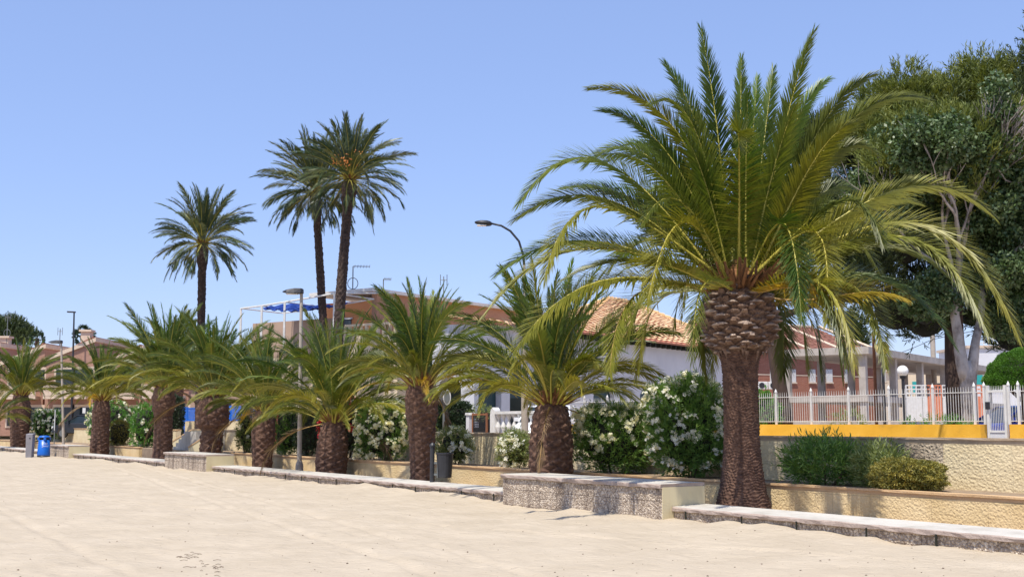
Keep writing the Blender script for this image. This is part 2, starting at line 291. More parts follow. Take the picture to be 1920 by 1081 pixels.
# ------------------------------------------------------------------ mesh + object helpers
ORG = {}
def tagp(o, label=None, cat=None, group=None, kind=None):
    if label: o['label'] = label
    if cat: o['category'] = cat
    if group: o['group'] = group
    if kind: o['kind'] = kind
    return o
def thing(name, loc, label, cat, group=None, kind=None):
    o = bpy.data.objects.new(name, None); COL.objects.link(o); o.location = Vector(loc); o.empty_display_size = .3
    ORG[o.name] = Vector(loc); return tagp(o, label, cat, group, kind)
def link(name, me, parent=None, org=None):
    o = bpy.data.objects.new(name, me); COL.objects.link(o)
    if parent is not None: o.parent = parent; ORG[o.name] = ORG[parent.name]
    else:
        o.location = Vector(org) if org is not None else Vector((0, 0, 0)); ORG[o.name] = Vector(o.location)
    return o
class MB:
    def __init__(s): s.v = []; s.f = []; s.m = []; s.cur = 0
    def add(s, vs, fs, m=None):
        k = len(s.v); s.v += [Vector(p) for p in vs]; m = s.cur if m is None else m
        for f in fs: s.f.append([i + k for i in f]); s.m.append(m)
    def box(s, o, ax, ay, az, m=None):
        o, ax, ay, az = Vector(o), Vector(ax), Vector(ay), Vector(az)
        s.add([o, o + ax, o + ax + ay, o + ay, o + az, o + ax + az, o + ax + ay + az, o + ay + az],
              [(3, 2, 1, 0), (4, 5, 6, 7), (0, 1, 5, 4), (1, 2, 6, 5), (2, 3, 7, 6), (3, 0, 4, 7)], m)
    def uvbox(s, u0, u1, v0, v1, z0, z1, m=None):
        s.box(uv(u0, v0, z0), uv(u1 - u0, 0), uv(0, v1 - v0), (0, 0, z1 - z0), m)
    def prism(s, pts, ext, m=None):
        n = len(pts); pts = [Vector(p) for p in pts]; e = Vector(ext)
        s.add(pts + [p + e for p in pts], [tuple(range(n))[::-1], tuple(range(n, 2 * n))] + [(i, (i + 1) % n, (i + 1) % n + n, i + n) for i in range(n)], m)
    def tube(s, path, rad, n=8, m=None, cap=True):
        path = [Vector(p) for p in path]; N = len(path)
        if not isinstance(rad, (list, tuple)): rad = [rad] * N
        rings = []; ref = None
        for i, p in enumerate(path):
            t = (path[min(i + 1, N - 1)] - path[max(i - 1, 0)]).normalized()
            if ref is None: ref = Vector((1, 0, 0)) if abs(t.x) < .8 else Vector((0, 1, 0))
            a = t.cross(ref).normalized(); b = t.cross(a); ref = -b if False else ref
            rings += [p + (a * math.cos(q) + b * math.sin(q)) * rad[i] for q in [2 * math.pi * k / n for k in range(n)]]
        fs = []
        for i in range(N - 1):
            for k in range(n): fs.append((i * n + k, i * n + (k + 1) % n, (i + 1) * n + (k + 1) % n, (i + 1) * n + k))
        if cap: fs.append(tuple(range(n))[::-1]); fs.append(tuple((N - 1) * n + k for k in range(n)))
        s.add(rings, fs, m)
    def lathe(s, c, prof, n=16, m=None):
        c = Vector(c); vs = []
        for (r, z) in prof:
            vs += [c + Vector((r * math.cos(2 * math.pi * k / n), r * math.sin(2 * math.pi * k / n), z)) for k in range(n)]
        fs = []
        for i in range(len(prof) - 1):
            for k in range(n): fs.append((i * n + k, i * n + (k + 1) % n, (i + 1) * n + (k + 1) % n, (i + 1) * n + k))
        fs.append(tuple(range(n))[::-1]); fs.append(tuple((len(prof) - 1) * n + k for k in range(n)))
        s.add(vs, fs, m)
    def build(s, name, mats, parent=None, org=None, smooth=False, bevel=0):
        if not isinstance(mats, (list, tuple)): mats = [mats]
        base = ORG[parent.name] if parent is not None else Vector(org if org is not None else (0, 0, 0))
        me = bpy.data.meshes.new(name); me.from_pydata([tuple(p - base) for p in s.v], [], s.f)
        for q in mats: me.materials.append(q)
        me.polygons.foreach_set('material_index', s.m)
        if smooth: me.polygons.foreach_set('use_smooth', [True] * len(me.polygons))
        import bmesh
        bm = bmesh.new(); bm.from_mesh(me); bmesh.ops.recalc_face_normals(bm, faces=bm.faces); bm.to_mesh(me); bm.free()
        me.update()
        o = link(name, me, parent, org)
        if bevel:
            md = o.modifiers.new('bevel', 'BEVEL'); md.width = bevel; md.segments = 2; md.limit_method = 'ANGLE'
        return o
def np_mesh(name, V, F, mats, mi=None, smooth=False):
    """V (n,3), F (m,k) all same size faces"""
    me = bpy.data.meshes.new(name); V = np.asarray(V, dtype=np.float32); F = np.asarray(F, dtype=np.int32); k = F.shape[1]
    me.vertices.add(len(V)); me.vertices.foreach_set('co', V.ravel())
    me.loops.add(F.size); me.loops.foreach_set('vertex_index', F.ravel())
    me.polygons.add(len(F)); me.polygons.foreach_set('loop_start', np.arange(0, F.size, k, dtype=np.int32))
    try: me.polygons.foreach_set('loop_total', np.full(len(F), k, dtype=np.int32))
    except Exception: pass
    for q in (mats if isinstance(mats, (list, tuple)) else [mats]): me.materials.append(q)
    if mi is not None: me.polygons.foreach_set('material_index', np.asarray(mi, dtype=np.int32))
    if smooth: me.polygons.foreach_set('use_smooth', np.ones(len(F), dtype=bool))
    me.update(calc_edges=True); me.validate(); return me
rng = np.random.default_rng(11)
def unit(a): return a / np.maximum(np.linalg.norm(a, axis=-1, keepdims=True), 1e-9)
def leaf_quads(P, D, L, W):
    """diamond leaves: base P, direction D, length L, width W"""
    n = len(P); D = unit(D); rnd = unit(rng.normal(size=(n, 3))); S = unit(np.cross(D, rnd))
    L = np.broadcast_to(np.asarray(L, float).reshape(-1, 1), (n, 1)); W = np.broadcast_to(np.asarray(W, float).reshape(-1, 1), (n, 1))
    mid = P + D * L * .45
    V = np.stack([P, mid + S * W * .5, P + D * L, mid - S * W * .5], 1).reshape(-1, 3)
    F = np.arange(4 * n).reshape(n, 4); return V, F
# ------------------------------------------------------------------ fronds
def frond_np(C, radial, leaf_len, leaf_w, pairs, rr, droop=.12, r0=.028, vee=.45, wscale=1.0, start=.10, s=None, tw=0.0, face=None, asc=1.0):
    """C: (n,3) rachis curve from base to tip. Returns tris V,F,mi"""
    C = np.asarray(C, float); seg = np.linalg.norm(np.diff(C, axis=0), axis=1); cum = np.concatenate([[0], np.cumsum(seg)]); Ltot = cum[-1]
    def samp(t):
        x = np.clip(t, 0, 1) * Ltot; return np.stack([np.interp(x, cum, C[:, k]) for k in range(3)], -1)
    radial = unit(np.asarray(radial, float))
    t = start + (1 - start) * (np.arange(pairs) / (pairs - 1.0)) ** .92
    Vs, Fs, Ms = [], [], []; off = 0
    for side in (-1, 1):
        tt = np.clip(t + rr.uniform(-.004, .004, pairs), 0, 1)
        P = samp(tt); T = unit(samp(np.minimum(tt + .02, 1.0)) - samp(np.maximum(tt - .02, 0)))
        hint = (np.array([0, 0, 1.0]) - radial * .75) if face is None else np.array([0, -face, max(.15, 1 - face * .7)])
        S = unit(np.cross(T, hint)); Nn = np.cross(S, T)
        an = (tw * np.clip(tt * 1.5, 0, 1))[:, None]; S, Nn = S * np.cos(an) + Nn * np.sin(an), Nn * np.cos(an) - S * np.sin(an)
        Sd = S * side
        prof = np.interp(tt, [0, start, start + .12, .38, .65, .88, 1], [.25, .3, .75, 1.0, .92, .66, .40])
        ll = leaf_len * prof * rr.uniform(.85, 1.12, pairs)
        a = asc * np.interp(tt, [0, .15, .4, .75, 1], [1.1, .90, .68, .50, .22]) + rr.normal(0, .07, pairs)
        ve = vee + rr.normal(0, .22, pairs)
        D = T * np.cos(a)[:, None] + (Sd * np.cos(ve)[:, None] + Nn * np.sin(ve)[:, None]) * np.sin(a)[:, None]
        D = unit(D)
        Wd = unit(np.cross(D, Nn * np.cos(.5) + Sd * np.sin(.5)))
        w = leaf_w * wscale * rr.uniform(.8, 1.2, pairs)[:, None] * np.clip(prof, .4, 1)[:, None]
        mid = P + D * (ll * .5)[:, None] + np.array([0, 0, -1.0]) * (ll * droop * .25)[:, None]
        tip = P + D * ll[:, None] + np.array([0, 0, -1.0]) * (ll * droop)[:, None]
        V = np.stack([P - Wd * w * .35, P + Wd * w * .35, mid + Wd * w * .5, mid - Wd * w * .5, tip], 1).reshape(-1, 3)
        b = np.arange(pairs)[:, None] * 5 + off
        Fs.append(np.concatenate([b + [0, 1, 2], b + [0, 2, 3], b + [3, 2, 4]])); Ms.append(np.zeros(pairs * 3, int))
        Vs.append(V); off += 5 * pairs
    # rachis
    n = 14; tt = np.linspace(0, 1, n); P = samp(tt); T = unit(samp(np.minimum(tt + .03, 1)) - samp(np.maximum(tt - .03, 0)))
    hint = (np.array([0, 0, 1.0]) - radial * .75) if face is None else np.array([0, -face, max(.15, 1 - face * .7)])
    S = unit(np.cross(T, hint)); Nn = np.cross(S, T); rad = np.interp(tt, [0, .12, .5, 1], [r0 * 1.8, r0, r0 * .6, r0 * .12])
    k = 5; ang = np.arange(k) / k * 2 * np.pi
    V = (P[:, None] + (S[:, None] * np.cos(ang)[None, :, None] + Nn[:, None] * np.sin(ang)[None, :, None] * .6) * rad[:, None, None]).reshape(-1, 3)
    q = []
    for i in range(n - 1):
        for j in range(k):
            a_, b_, c_, d_ = i * k + j, i * k + (j + 1) % k, (i + 1) * k + (j + 1) % k, (i + 1) * k + j
            q += [(a_, b_, c_), (a_, c_, d_)]
    q = np.array(q) + off; Vs.append(V); Fs.append(q); Ms.append(np.ones(len(q), int))
    return np.concatenate(Vs), np.concatenate(Fs), np.concatenate(Ms)
def bez(P0, P1, P2, P3, n=24):
    t = np.linspace(0, 1, n)[:, None]; P0, P1, P2, P3 = [np.asarray(p, float) for p in (P0, P1, P2, P3)]
    return (1 - t) ** 3 * P0 + 3 * (1 - t) ** 2 * t * P1 + 3 * (1 - t) * t * t * P2 + t ** 3 * P3
def arc(el, bend, n=24, L=1.0, twist=0.0, r=.0):
    """unit frond launched at elevation el (deg), bending down by bend deg in total"""
    pts = [np.array([r, 0, 0.0])]; ds = L / (n - 1)
    for i in range(n - 1):
        s = i / (n - 2); e = R(el - bend * (s ** 1.5)); a = twist * s ** 2
        pts.append(pts[-1] + ds * np.array([math.cos(e) * math.cos(a), math.cos(e) * math.sin(a), math.sin(e)]))
    return np.array(pts)
LIB = {}
def frond_lib(kind):
    """shared frond meshes (unit length) for classes from upright to hanging"""
    if kind in LIB: return LIB[kind]
    out = []
    if kind == 'canary':
        classes = [(87, 16, 'y'), (81, 32, 'g'), (74, 46, 'g'), (66, 60, 'g'), (57, 72, 'g'), (48, 80, 'o'), (39, 82, 'o'), (30, 78, 'o'), (20, 66, 'l'), (-12, 66, 'd')]
        ll, lw, pairs = .140, .0088, 98
    else:
        classes = [(84, 20, 't'), (72, 34, 't'), (58, 44, 't'), (44, 52, 't'), (30, 56, 't'), (14, 58, 't'), (-4, 56, 't'), (-24, 48, 't'), (-42, 36, 't')]
        ll, lw, pairs = .165, .013, 64
    mm = {'y': ['fr_young', 'rach'], 'g': ['fr_green', 'rach'], 'o': ['fr_olive', 'rach'], 'l': ['fr_yellow', 'rach_o'], 't': ['fr_tall', 'rach'], 'd': ['fr_dead', 'rach_o']}
    for ci, (el, bd, mk) in enumerate(classes):
        row = []
        for k in range(4):
            rr = np.random.default_rng(100 * ci + k + (7 if kind == 'canary' else 0))
            C = arc(el, bd * rr.uniform(.85, 1.15), twist=rr.uniform(-.35, .35))
            V, F, mi = frond_np(C, (1, 0, 0), ll * (.85 if mk == 'y' else 1), lw, pairs, rr, droop=.10 + .015 * ci, r0=.0085, vee=.5, start=.14, tw=(1 if k % 2 else -1) * rr.uniform(.35, 1.1) * (ci > 0))
            row.append(np_mesh('frond', V, F, [M[q] for q in mm[mk]], mi))
        out.append(row)
    LIB[kind] = out; return out
def trunk_mesh(prof, style='boot', ncol=14, rowh=.125, depth=.05, lean=(0, 0), seed=0, nth=112, mats=None):
    """prof [(z,r)]; displaced scales (boots) or ledges (rings) as real relief"""
    zs = np.array([p[0] for p in prof], float); rs = np.array([p[1] for p in prof], float)
    H = zs[-1] - zs[0]; nz = max(12, int(H / (rowh / 7.0))); z = np.linspace(zs[0], zs[-1], nz); th = np.arange(nth) / nth * 2 * np.pi
    Z, T = np.meshgrid(z, th, indexing='ij'); Rr = np.interp(Z, zs, rs); rg = np.random.default_rng(seed)
    if style == 'boot':
        a = Z / rowh / 2 + T * ncol / (2 * np.pi) / 2; b = Z / rowh / 2 - T * ncol / (2 * np.pi) / 2
        a = a + .10 * np.sin(3 * T + 5 * Z) + .06 * np.sin(9 * T + 13 * Z); b = b + .10 * np.sin(4 * T - 6 * Z + 1) + .06 * np.sin(8 * T - 17 * Z)
        fu, fw = a % 1, b % 1; key = (np.floor(a) * 31 + np.floor(b) * 17).astype(int)
        jit = (np.sin(key * 12.9898) * 43758.5453) % 1
        d = (np.sin(np.pi * fu) * np.sin(np.pi * fw)) ** .6 * (.12 + 1.15 * ((fu + fw) / 2) ** 1.4) * (.5 + .9 * jit)
        Rr = Rr + depth * (d - .3)
    else:
        ph = Z * 19 + 1.2 * np.sin(T * 2) * .35 + .35 * np.sin(5 * T + 9 * Z) + .25 * np.sin(11 * T - 15 * Z)
        Rr = Rr + depth * .55 * ((ph % 1) ** 1.6 - .4) + depth * .25 * np.sin(23 * T + 31 * Z) * np.sin(17 * Z + 9 * T)
    Rr = Rr * (1 + .03 * np.sin(2 * T + 1.3 * Z + seed)) + rg.normal(0, depth * .05, Rr.shape)
    fz = (Z - zs[0]) / H
    lx = lean[0] * fz + (lean[2] * np.sin(np.pi * fz) if len(lean) > 2 else 0); ly = lean[1] * fz
    trunk_mesh.cut = ((fu + fw > 1.05) & (np.minimum(fu, fw) > .32) & (np.maximum(fu, fw) < .92) & (jit > .45))[:-1].ravel() if style == 'boot' else None
    V = np.stack([Rr * np.cos(T) + lx, Rr * np.sin(T) + ly, Z], -1).reshape(-1, 3)
    i = np.arange(nz - 1)[:, None]; j = np.arange(nth)[None, :]; j2 = (j + 1) % nth
    F = np.stack([i * nth + j, i * nth + j2, (i + 1) * nth + j2, (i + 1) * nth + j], -1).reshape(-1, 4)
    return V, F
def fibre_core(parent, c, r, h, seed, n=90, m='fibre'):
    """dry leaf stalk stubs around the heart of the crown"""
    rr = np.random.default_rng(seed); mb = MB()
    for i in range(n):
        a = rr.uniform(0, 2 * np.pi); el = rr.uniform(R(15), R(80)); l = h * rr.uniform(.5, 1.2); q = r * rr.uniform(.5, 1.0)
        p = Vector(c) + Vector((q * math.cos(a), q * math.sin(a), rr.uniform(-.12, .12) * h)); d = Vector((math.cos(a) * math.cos(el), math.sin(a) * math.cos(el), math.sin(el)))
        s = Vector((-math.sin(a), math.cos(a), 0)); w = r * rr.uniform(.06, .12)
        mb.add([p - s * w, p + s * w, p + d * l + s * w * .5, p + d * l - s * w * .5, p - d * .02 + Vector((math.cos(a), math.sin(a), -.6)) * w, p + d * l + Vector((math.cos(a), math.sin(a), -.2)) * w * .5],
               [(0, 1, 2, 3), (0, 3, 5, 4), (1, 4, 5, 2), (3, 2, 5)])
    mb.lathe(c, [(r * .98, -.1 * h), (r * .9, .25 * h), (r * .5, .75 * h), (r * .15, 1.1 * h)], 14)
    return mb.build('crown_heart', M[m], parent)
def palm(loc, prof, Lf, nf, label, group, name='palm_tree', kind='canary', seed=1, style='boot', ncol=14, rowh=.125, depth=.05,
         lean=(0, 0), yel=0, elmin=0, zoff=0, tilt=None, upr=1.0):
    t = thing(name, loc, label, 'palm tree', group)
    V, F = trunk_mesh(prof, style, ncol, rowh, depth, lean, seed)
    o = link('trunk', np_mesh('trunk', V, F, M['bark_palm' if kind == 'canary' else 'bark_tall'], smooth=False), t)
    top = Vector((lean[0], lean[1], prof[-1][0])); rt = prof[-1][1]
    fibre_core(t, Vector(loc) + top, rt * .95, .42 if kind == 'canary' else .3, seed)
    lib = frond_lib(kind); rr = random.Random(seed * 13 + 5); g = 2.39996
    for i in range(nf):
        f = (i + .5) / nf; ci = (f ** ((.92 if kind == 'canary' else .95) / upr)) * 8.3 + rr.uniform(-.6, .6) + elmin; ci = int(max(0, min(8 - (0 if kind != 'canary' else 0), ci)))
        me = lib[ci][rr.randrange(4)]
        if kind == 'canary' and i >= nf - 1 - seed % 2: me = lib[9][rr.randrange(4)]
        elif kind == 'canary' and ci == 8 and rr.random() > yel: me = lib[7][rr.randrange(4)]
        fo = bpy.data.objects.new('frond', me); COL.objects.link(fo); fo.parent = t
        a = i * g + rr.uniform(-.25, .25); s = Lf * (rr.uniform(.82, 1.08)) * (.82 + .18 * math.sin(math.pi * min(1, f + .15)))
        rad = rt * (.15 + .75 * f)
        fo.location = top + Vector((rad * math.cos(a), rad * math.sin(a), .12 - .18 * f + zoff))
        fo.rotation_euler = (rr.uniform(-.18, .18), rr.uniform(-.06, .06), a); fo.scale = (s, s, s)
    return t
# ------------------------------------------------------------------ bushes
def ell_pts(n, c, r, rr, power=2.6, lo=.0, zmin=None):
    d = unit(rr.normal(size=(n, 3)))
    k = (np.abs(d) ** power).sum(1) ** (-1 / power)
    amp = 1 + .07 * np.sin(5 * d[:, 0] + 3 * d[:, 2] + c[0]) + .06 * np.sin(9 * d[:, 1] - 7 * d[:, 2] + c[1] * 3) + .05 * np.sin(15 * d[:, 2] + 11 * d[:, 0])
    s = k * amp * (1 - lo * rr.random(n) ** 1.5)
    return np.asarray(c) + d * s[:, None] * np.asarray(r), d
def bush(name, label, cat, c, r, nleaf, mleaf, leaf=(.10, .018), flowers=0, mflower='petal_w', seed=1, shoots=True, power=2.6, group=None,
         spike=.16, fl_low=False, core=True, fsize=.05, ftop=0.0, stems=True):
    """c = base centre (world), r = half extents (rx, ry, rz)"""
    rr = np.random.default_rng(seed); c = np.asarray(c, float); r = np.asarray(r, float); cc = c + [0, 0, r[2]]
    t = thing(name, tuple(c), label, cat, group)
    if shoots:
        ns = nleaf // 11; P, d = ell_pts(ns, cc, r * .93, rr, power, .38)
        up = unit(d * .8 + np.array([0, 0, .75]) + rr.normal(0, .35, (ns, 3)))
        k = 11; sl = spike * rr.uniform(.6, 1.3, ns)
        f = np.tile(np.linspace(0, 1, k), ns); Pb = np.repeat(P, k, 0) + np.repeat(up, k, 0) * (f * np.repeat(sl, k))[:, None]
        side = unit(rr.normal(size=(ns * k, 3))); D = unit(np.repeat(up, k, 0) * (.45 + .7 * f)[:, None] + side * .75)
        V, F = leaf_quads(Pb, D, leaf[0] * rr.uniform(.7, 1.2, ns * k), leaf[1])
    else:
        P, d = ell_pts(nleaf, cc, r * .97, rr, power, .22); D = unit(d * .8 + rr.normal(0, .7, (nleaf, 3)) + [0, 0, .2])
        V, F = leaf_quads(P, D, leaf[0] * rr.uniform(.7, 1.2, nleaf), leaf[1])
    V[:, 2] = np.maximum(V[:, 2], c[2] + .004)
    mi = np.zeros(len(F), int); mats = [M[mleaf]]
    org = ORG[t.name]
    link('foliage', np_mesh('foliage', V - np.array(org), F, mats, mi), t)
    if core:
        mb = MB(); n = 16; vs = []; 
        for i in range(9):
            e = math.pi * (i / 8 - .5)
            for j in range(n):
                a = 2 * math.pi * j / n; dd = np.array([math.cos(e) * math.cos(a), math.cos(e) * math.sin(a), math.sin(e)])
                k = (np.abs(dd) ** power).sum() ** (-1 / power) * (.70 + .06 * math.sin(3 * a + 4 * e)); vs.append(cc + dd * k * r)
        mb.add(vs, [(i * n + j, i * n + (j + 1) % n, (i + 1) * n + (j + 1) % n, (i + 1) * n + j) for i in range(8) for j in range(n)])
        mb.build('shade_core', M['core'], t, smooth=True)  # near-black solid that paints the shade seen between the leaves
    if stems:
        mb = MB()
        for i in range(7):
            a = rr.uniform(0, 6.28); b = Vector(c) + Vector((r[0] * .25 * math.cos(a), r[1] * .25 * math.sin(a), -.02))
            mb.tube([b, b + Vector((r[0] * .4 * math.cos(a), r[1] * .4 * math.sin(a), r[2] * .9))], [.02, .01], 6)
        mb.build('stem', M['twig'], t)
    if flowers:
        flowers = int(flowers * 2.1)
        P, d = ell_pts(flowers * 3, cc, r * 1.03, rr, power, .04)
        keep = (P[:, 2] > cc[2] - r[2] * (.85 if fl_low else .3)) & (rr.random(len(P)) < .35 + .65 * np.clip((P[:, 2] - c[2]) / (2 * r[2]), 0, 1) ** (1 + ftop)); P, d = P[keep][:flowers], d[keep][:flowers]
        Vs, Fs = [], []; o = 0
        for p, q in zip(P, d):
            for _ in range(int(rr.integers(6, 14))):
                cpt = p + rr.normal(0, .040, 3); nn = unit(q * .8 + rr.normal(0, .6, 3) + [0, 0, .3]); a = unit(np.cross(nn, rr.normal(size=3))); b = np.cross(nn, a)
                rad = fsize * rr.uniform(.7, 1.2)
                for kk in range(5):
                    t0 = kk * 1.2566; e1 = a * math.cos(t0) + b * math.sin(t0); e2 = a * math.cos(t0 + 1.0) + b * math.sin(t0 + 1.0)
                    Vs += [cpt - nn * .008, cpt + e1 * rad * .8 + nn * .008, cpt + (e1 + e2) * rad * .62 + nn * .002, cpt + e2 * rad * .8 + nn * .008]; Fs.append([o, o + 1, o + 2, o + 3]); o += 4
        if Fs: link('blossom', np_mesh('blossom', np.array(Vs) - np.array(org), np.array(Fs), M[mflower]), t)
    return t
def bush_px(name, label, cat, x0, x1, y0, y1, v, nleaf, mleaf, depth=None, **k):
    """bush placed by where its foot stands (inland line v) and its seen width and height"""
    xm = (x0 + x1) / 2; Z = y_at(xm, v); w = (x1 - x0) / 2 * Z / 2214; base = at(xm, y1, Z); top = at(xm, y0, Z); u = u_at(xm, v)
    c = uv(u, v, k.pop('base', base.z)); h = (top.z - c.z) / 2
    return bush(name, label, cat, tuple(c), (w, depth or min(w, .62), h), nleaf, mleaf, **k)
# ------------------------------------------------------------------ big trees
def limbs(mb, p, d, L, r, depth, rr, spread=.5, up=.15, nmin=2, nmax=3, tips=None, wob=.12):
    pts = [p]; q = Vector(p); dd = Vector(d).normalized(); n = 5
    for i in range(n):
        dd = (dd + Vector((rr.uniform(-1, 1), rr.uniform(-1, 1), rr.uniform(-.6, 1))) * wob + Vector((0, 0, up * .15))).normalized(); q = q + dd * (L / n); pts.append(Vector(q))
    mb.tube(pts, [r * (1 - .45 * i / n) for i in range(n + 1)], 7 if r > .03 else 5, cap=False)
    if tips is not None and depth <= 1: tips.append((Vector(q), dd))
    if depth > 0:
        for k in range(rr.randint(nmin, nmax)):
            a = rr.uniform(0, 6.28); e = Vector((math.cos(a), math.sin(a), rr.uniform(-.1, .5))); nd = (dd + e * spread * rr.uniform(.6, 1.3) + Vector((0, 0, up))).normalized()
            st = pts[rr.choice([3, 4, 5, 5])]
            limbs(mb, st, nd, L * rr.uniform(.6, .85), r * .58, depth - 1, rr, spread, up, nmin, nmax, tips, wob)
def clumps_to_leaves(clumps, nleaf, leaf, rr, org, updir=.25, spiky=False, hollow=.35):
    vol = np.array([c[1][0] * c[1][1] + c[1][0] * c[1][2] + c[1][1] * c[1][2] for c in clumps]); vol = vol / vol.sum(); Vs, Fs = [], []; o = 0
    for (c, r), w in zip(clumps, vol):
        n = max(10, int(nleaf * w))
        if spiky:
            k = 12; ns = n // k; P, d = ell_pts(ns, c, np.array(r) * .95, rr, 2.0, hollow); up = unit(d * .6 + [0, 0, .9] + rr.normal(0, .3, (ns, 3)))
            sl = rr.uniform(.22, .55, ns); f = np.tile(np.linspace(0, 1, k), ns); Pb = np.repeat(P, k, 0) + np.repeat(up, k, 0) * (f * np.repeat(sl, k))[:, None]
            D = unit(np.repeat(up, k, 0) * .9 + unit(rr.normal(size=(ns * k, 3))) * .6)
        else:
            Pb, d = ell_pts(n, c, r, rr, 2.0, hollow); D = unit(d * .4 + rr.normal(0, .8, (n, 3)) + [0, 0, updir])
        V, F = leaf_quads(Pb, D, leaf[0] * rr.uniform(.6, 1.3, len(Pb)), leaf[1] * rr.uniform(.7, 1.2, len(Pb)))
        Vs.append(V); Fs.append(F + o); o += len(V)
    return np.concatenate(Vs) - np.array(org), np.concatenate(Fs)
def make_clumps(boxes, n, rr, rad=(.5, 1.0)):
    """boxes: (centre, half extents); n clumps spread through them"""
    out = []; w = np.array([b[1][0] * b[1][1] * b[1][2] for b in boxes]) ** .7; w = w / w.sum()
    for (c, r), ww in zip(boxes, w):
        for _ in range(max(2, int(n * ww))):
            d = unit(rr.normal(size=3)); s = rr.random() ** .38; q = np.asarray(c) + d * s * np.asarray(r); k = rr.uniform(*rad)
            out.append((q, (k, k, k * rr.uniform(.6, .9))))
    return out
# ------------------------------------------------------------------ ground
G0 = .75                                     # street level behind the top wall
def sweep(mb, prof, u0, u1, n, mats, jit=0.0, seed=0, zsl=None, caps=True):
    """profile [(v,z)] swept along u with small irregularities"""
    rr = random.Random(seed); k = len(prof); vs = []
    for i in range(n + 1):
        u = u0 + (u1 - u0) * i / n; dz = zsl(u) if zsl else 0
        for j, p in enumerate(prof):
            q = p[2] if len(p) > 2 else 0
            vs.append(uv(u + (rr.uniform(-.02, .02) if q else 0), p[0] + rr.uniform(-1, 1) * jit * q, p[1] + dz + rr.uniform(-1, 1) * jit * q))
    base = len(mb.v); mb.v += vs
    for i in range(n):
        for j in range(k):
            j2 = (j + 1) % k; mb.f.append([base + i * k + j, base + i * k + j2, base + (i + 1) * k + j2, base + (i + 1) * k + j]); mb.m.append(mats[j])
    if caps:
        mb.f.append([base + j for j in range(k)][::-1]); mb.m.append(mats[0]); mb.f.append([base + n * k + j for j in range(k)]); mb.m.append(mats[0])
def sandz(u, v):
    p = Vector((u * .35, v * .35, 0)); z = .05 * mnoise.noise(p) + .03 * mnoise.noise(p * 4.1) + .016 * mnoise.noise(p * 13) + .007 * mnoise.noise(p * 31)
    d = max(0, 13.2 - v)
    dr = max(0, mnoise.noise(Vector((u * .55, 3.3, 0))) + .30 + .5 * mnoise.noise(Vector((u * 2.2, 7.3, 0))))
    z += (.10 if u > 5 else .05) * dr * math.exp(-d / .42) + .05 * min(1, max(0, (u - 14) / 15)) * math.exp(-d / 2.5)
    for (a_, b_, w_) in ((1.9, .16, .09), (3.05, .16, .09), (-2.0, -.30, .08), (6.2, .05, .10)):      # old rake and tyre lines
        dd_ = (v - 9.2 + a_ * .9 - b_ * (u - 12)) / w_
        if abs(dd_) < 3: z += -.022 * math.exp(-dd_ * dd_) + .012 * math.exp(-(abs(dd_) - 1.5) ** 2 * 3)
    z += .012 * mnoise.noise(Vector((u * 1.2 + v * .3, v * 4.5, 2)))
    return z - .02
us = np.concatenate([np.linspace(-26, -6, 12), np.linspace(-5, 45, 480), np.linspace(46, 120, 90)])
vs_ = np.concatenate([np.linspace(-40, 0, 14), np.linspace(.5, 10, 130), np.linspace(10.05, 14.0, 80)])
V = np.array([[*uv(u, v, sandz(u, v))] for u in us for v in vs_]); nu, nv = len(us), len(vs_)
i = np.arange(nu - 1)[:, None]; j = np.arange(nv - 1)[None, :]
F = np.stack([i * nv + j, (i + 1) * nv + j, (i + 1) * nv + j + 1, i * nv + j + 1], -1).reshape(-1, 4)
tagp(link('sand', np_mesh('sand', V, F, M['sand'], smooth=True)), kind='structure')
mb = MB(); mb.add([(-900, -300, -.6), (900, -300, -.6), (900, 1500, -.6), (-900, 1500, -.6)], [(0, 1, 2, 3)])
tagp(mb.build('ground', M['paving']), kind='structure')
UR, UL = -14.0, 125.0
mb = MB(); mb.uvbox(UR, UL, 13.7, 15.75, -.5, .06); tagp(mb.build('planting_strip', M['soil']), kind='structure')
mb = MB(); mb.uvbox(UR, UL, 15.85, 17.5, -.5, .50); tagp(mb.build('terrace_soil', M['soil']), kind='structure')
mb = MB(); mb.add([uv(UR - 60, 17.6, G0), uv(UL + 200, 17.6, G0), uv(UL + 200, 300, G0), uv(UR - 60, 300, G0)], [(0, 1, 2, 3)])
tagp(mb.build('street', M['paving']), kind='structure')
# ------------------------------------------------------------------ low kerb walls with concrete caps
def kerb(ua, ub, label, seed):
    t = thing('kerb_wall', uv(ua, 13.3, 0), label, 'low wall', 'low kerb walls along the sand')
    mb = MB(); mb.uvbox(ua, ub, 13.3, 13.72, -.4, .165); mb.build('wall_face', M['pebble'], t)
    n = max(8, int((ub - ua) / .16)); mb = MB()
    sweep(mb, [(13.70, .155), (13.27, .150, 1), (13.245, .158, 1), (13.24, .205, 1), (13.262, .222, .5), (13.60, .238), (14.02, .245), (14.02, .05), (13.72, .05)], ua, ub, n, [1, 1, 1, 1, 0, 0, 0, 0, 0], .012, seed)
    mb.build('cap', [M['cap'], M['cap_edge']], t)
    mb = MB(); rr = random.Random(seed)
    u = ua + .6
    while u < ub - .3:                       # open joints and chips in the cap
        w = rr.uniform(.012, .03); mb.uvbox(u, u + w, 13.225, 13.2445, .02, .17); u += rr.choice([.95, 1.15, 1.3, 1.6])
    mb.build('open_joints', M['core'], t)
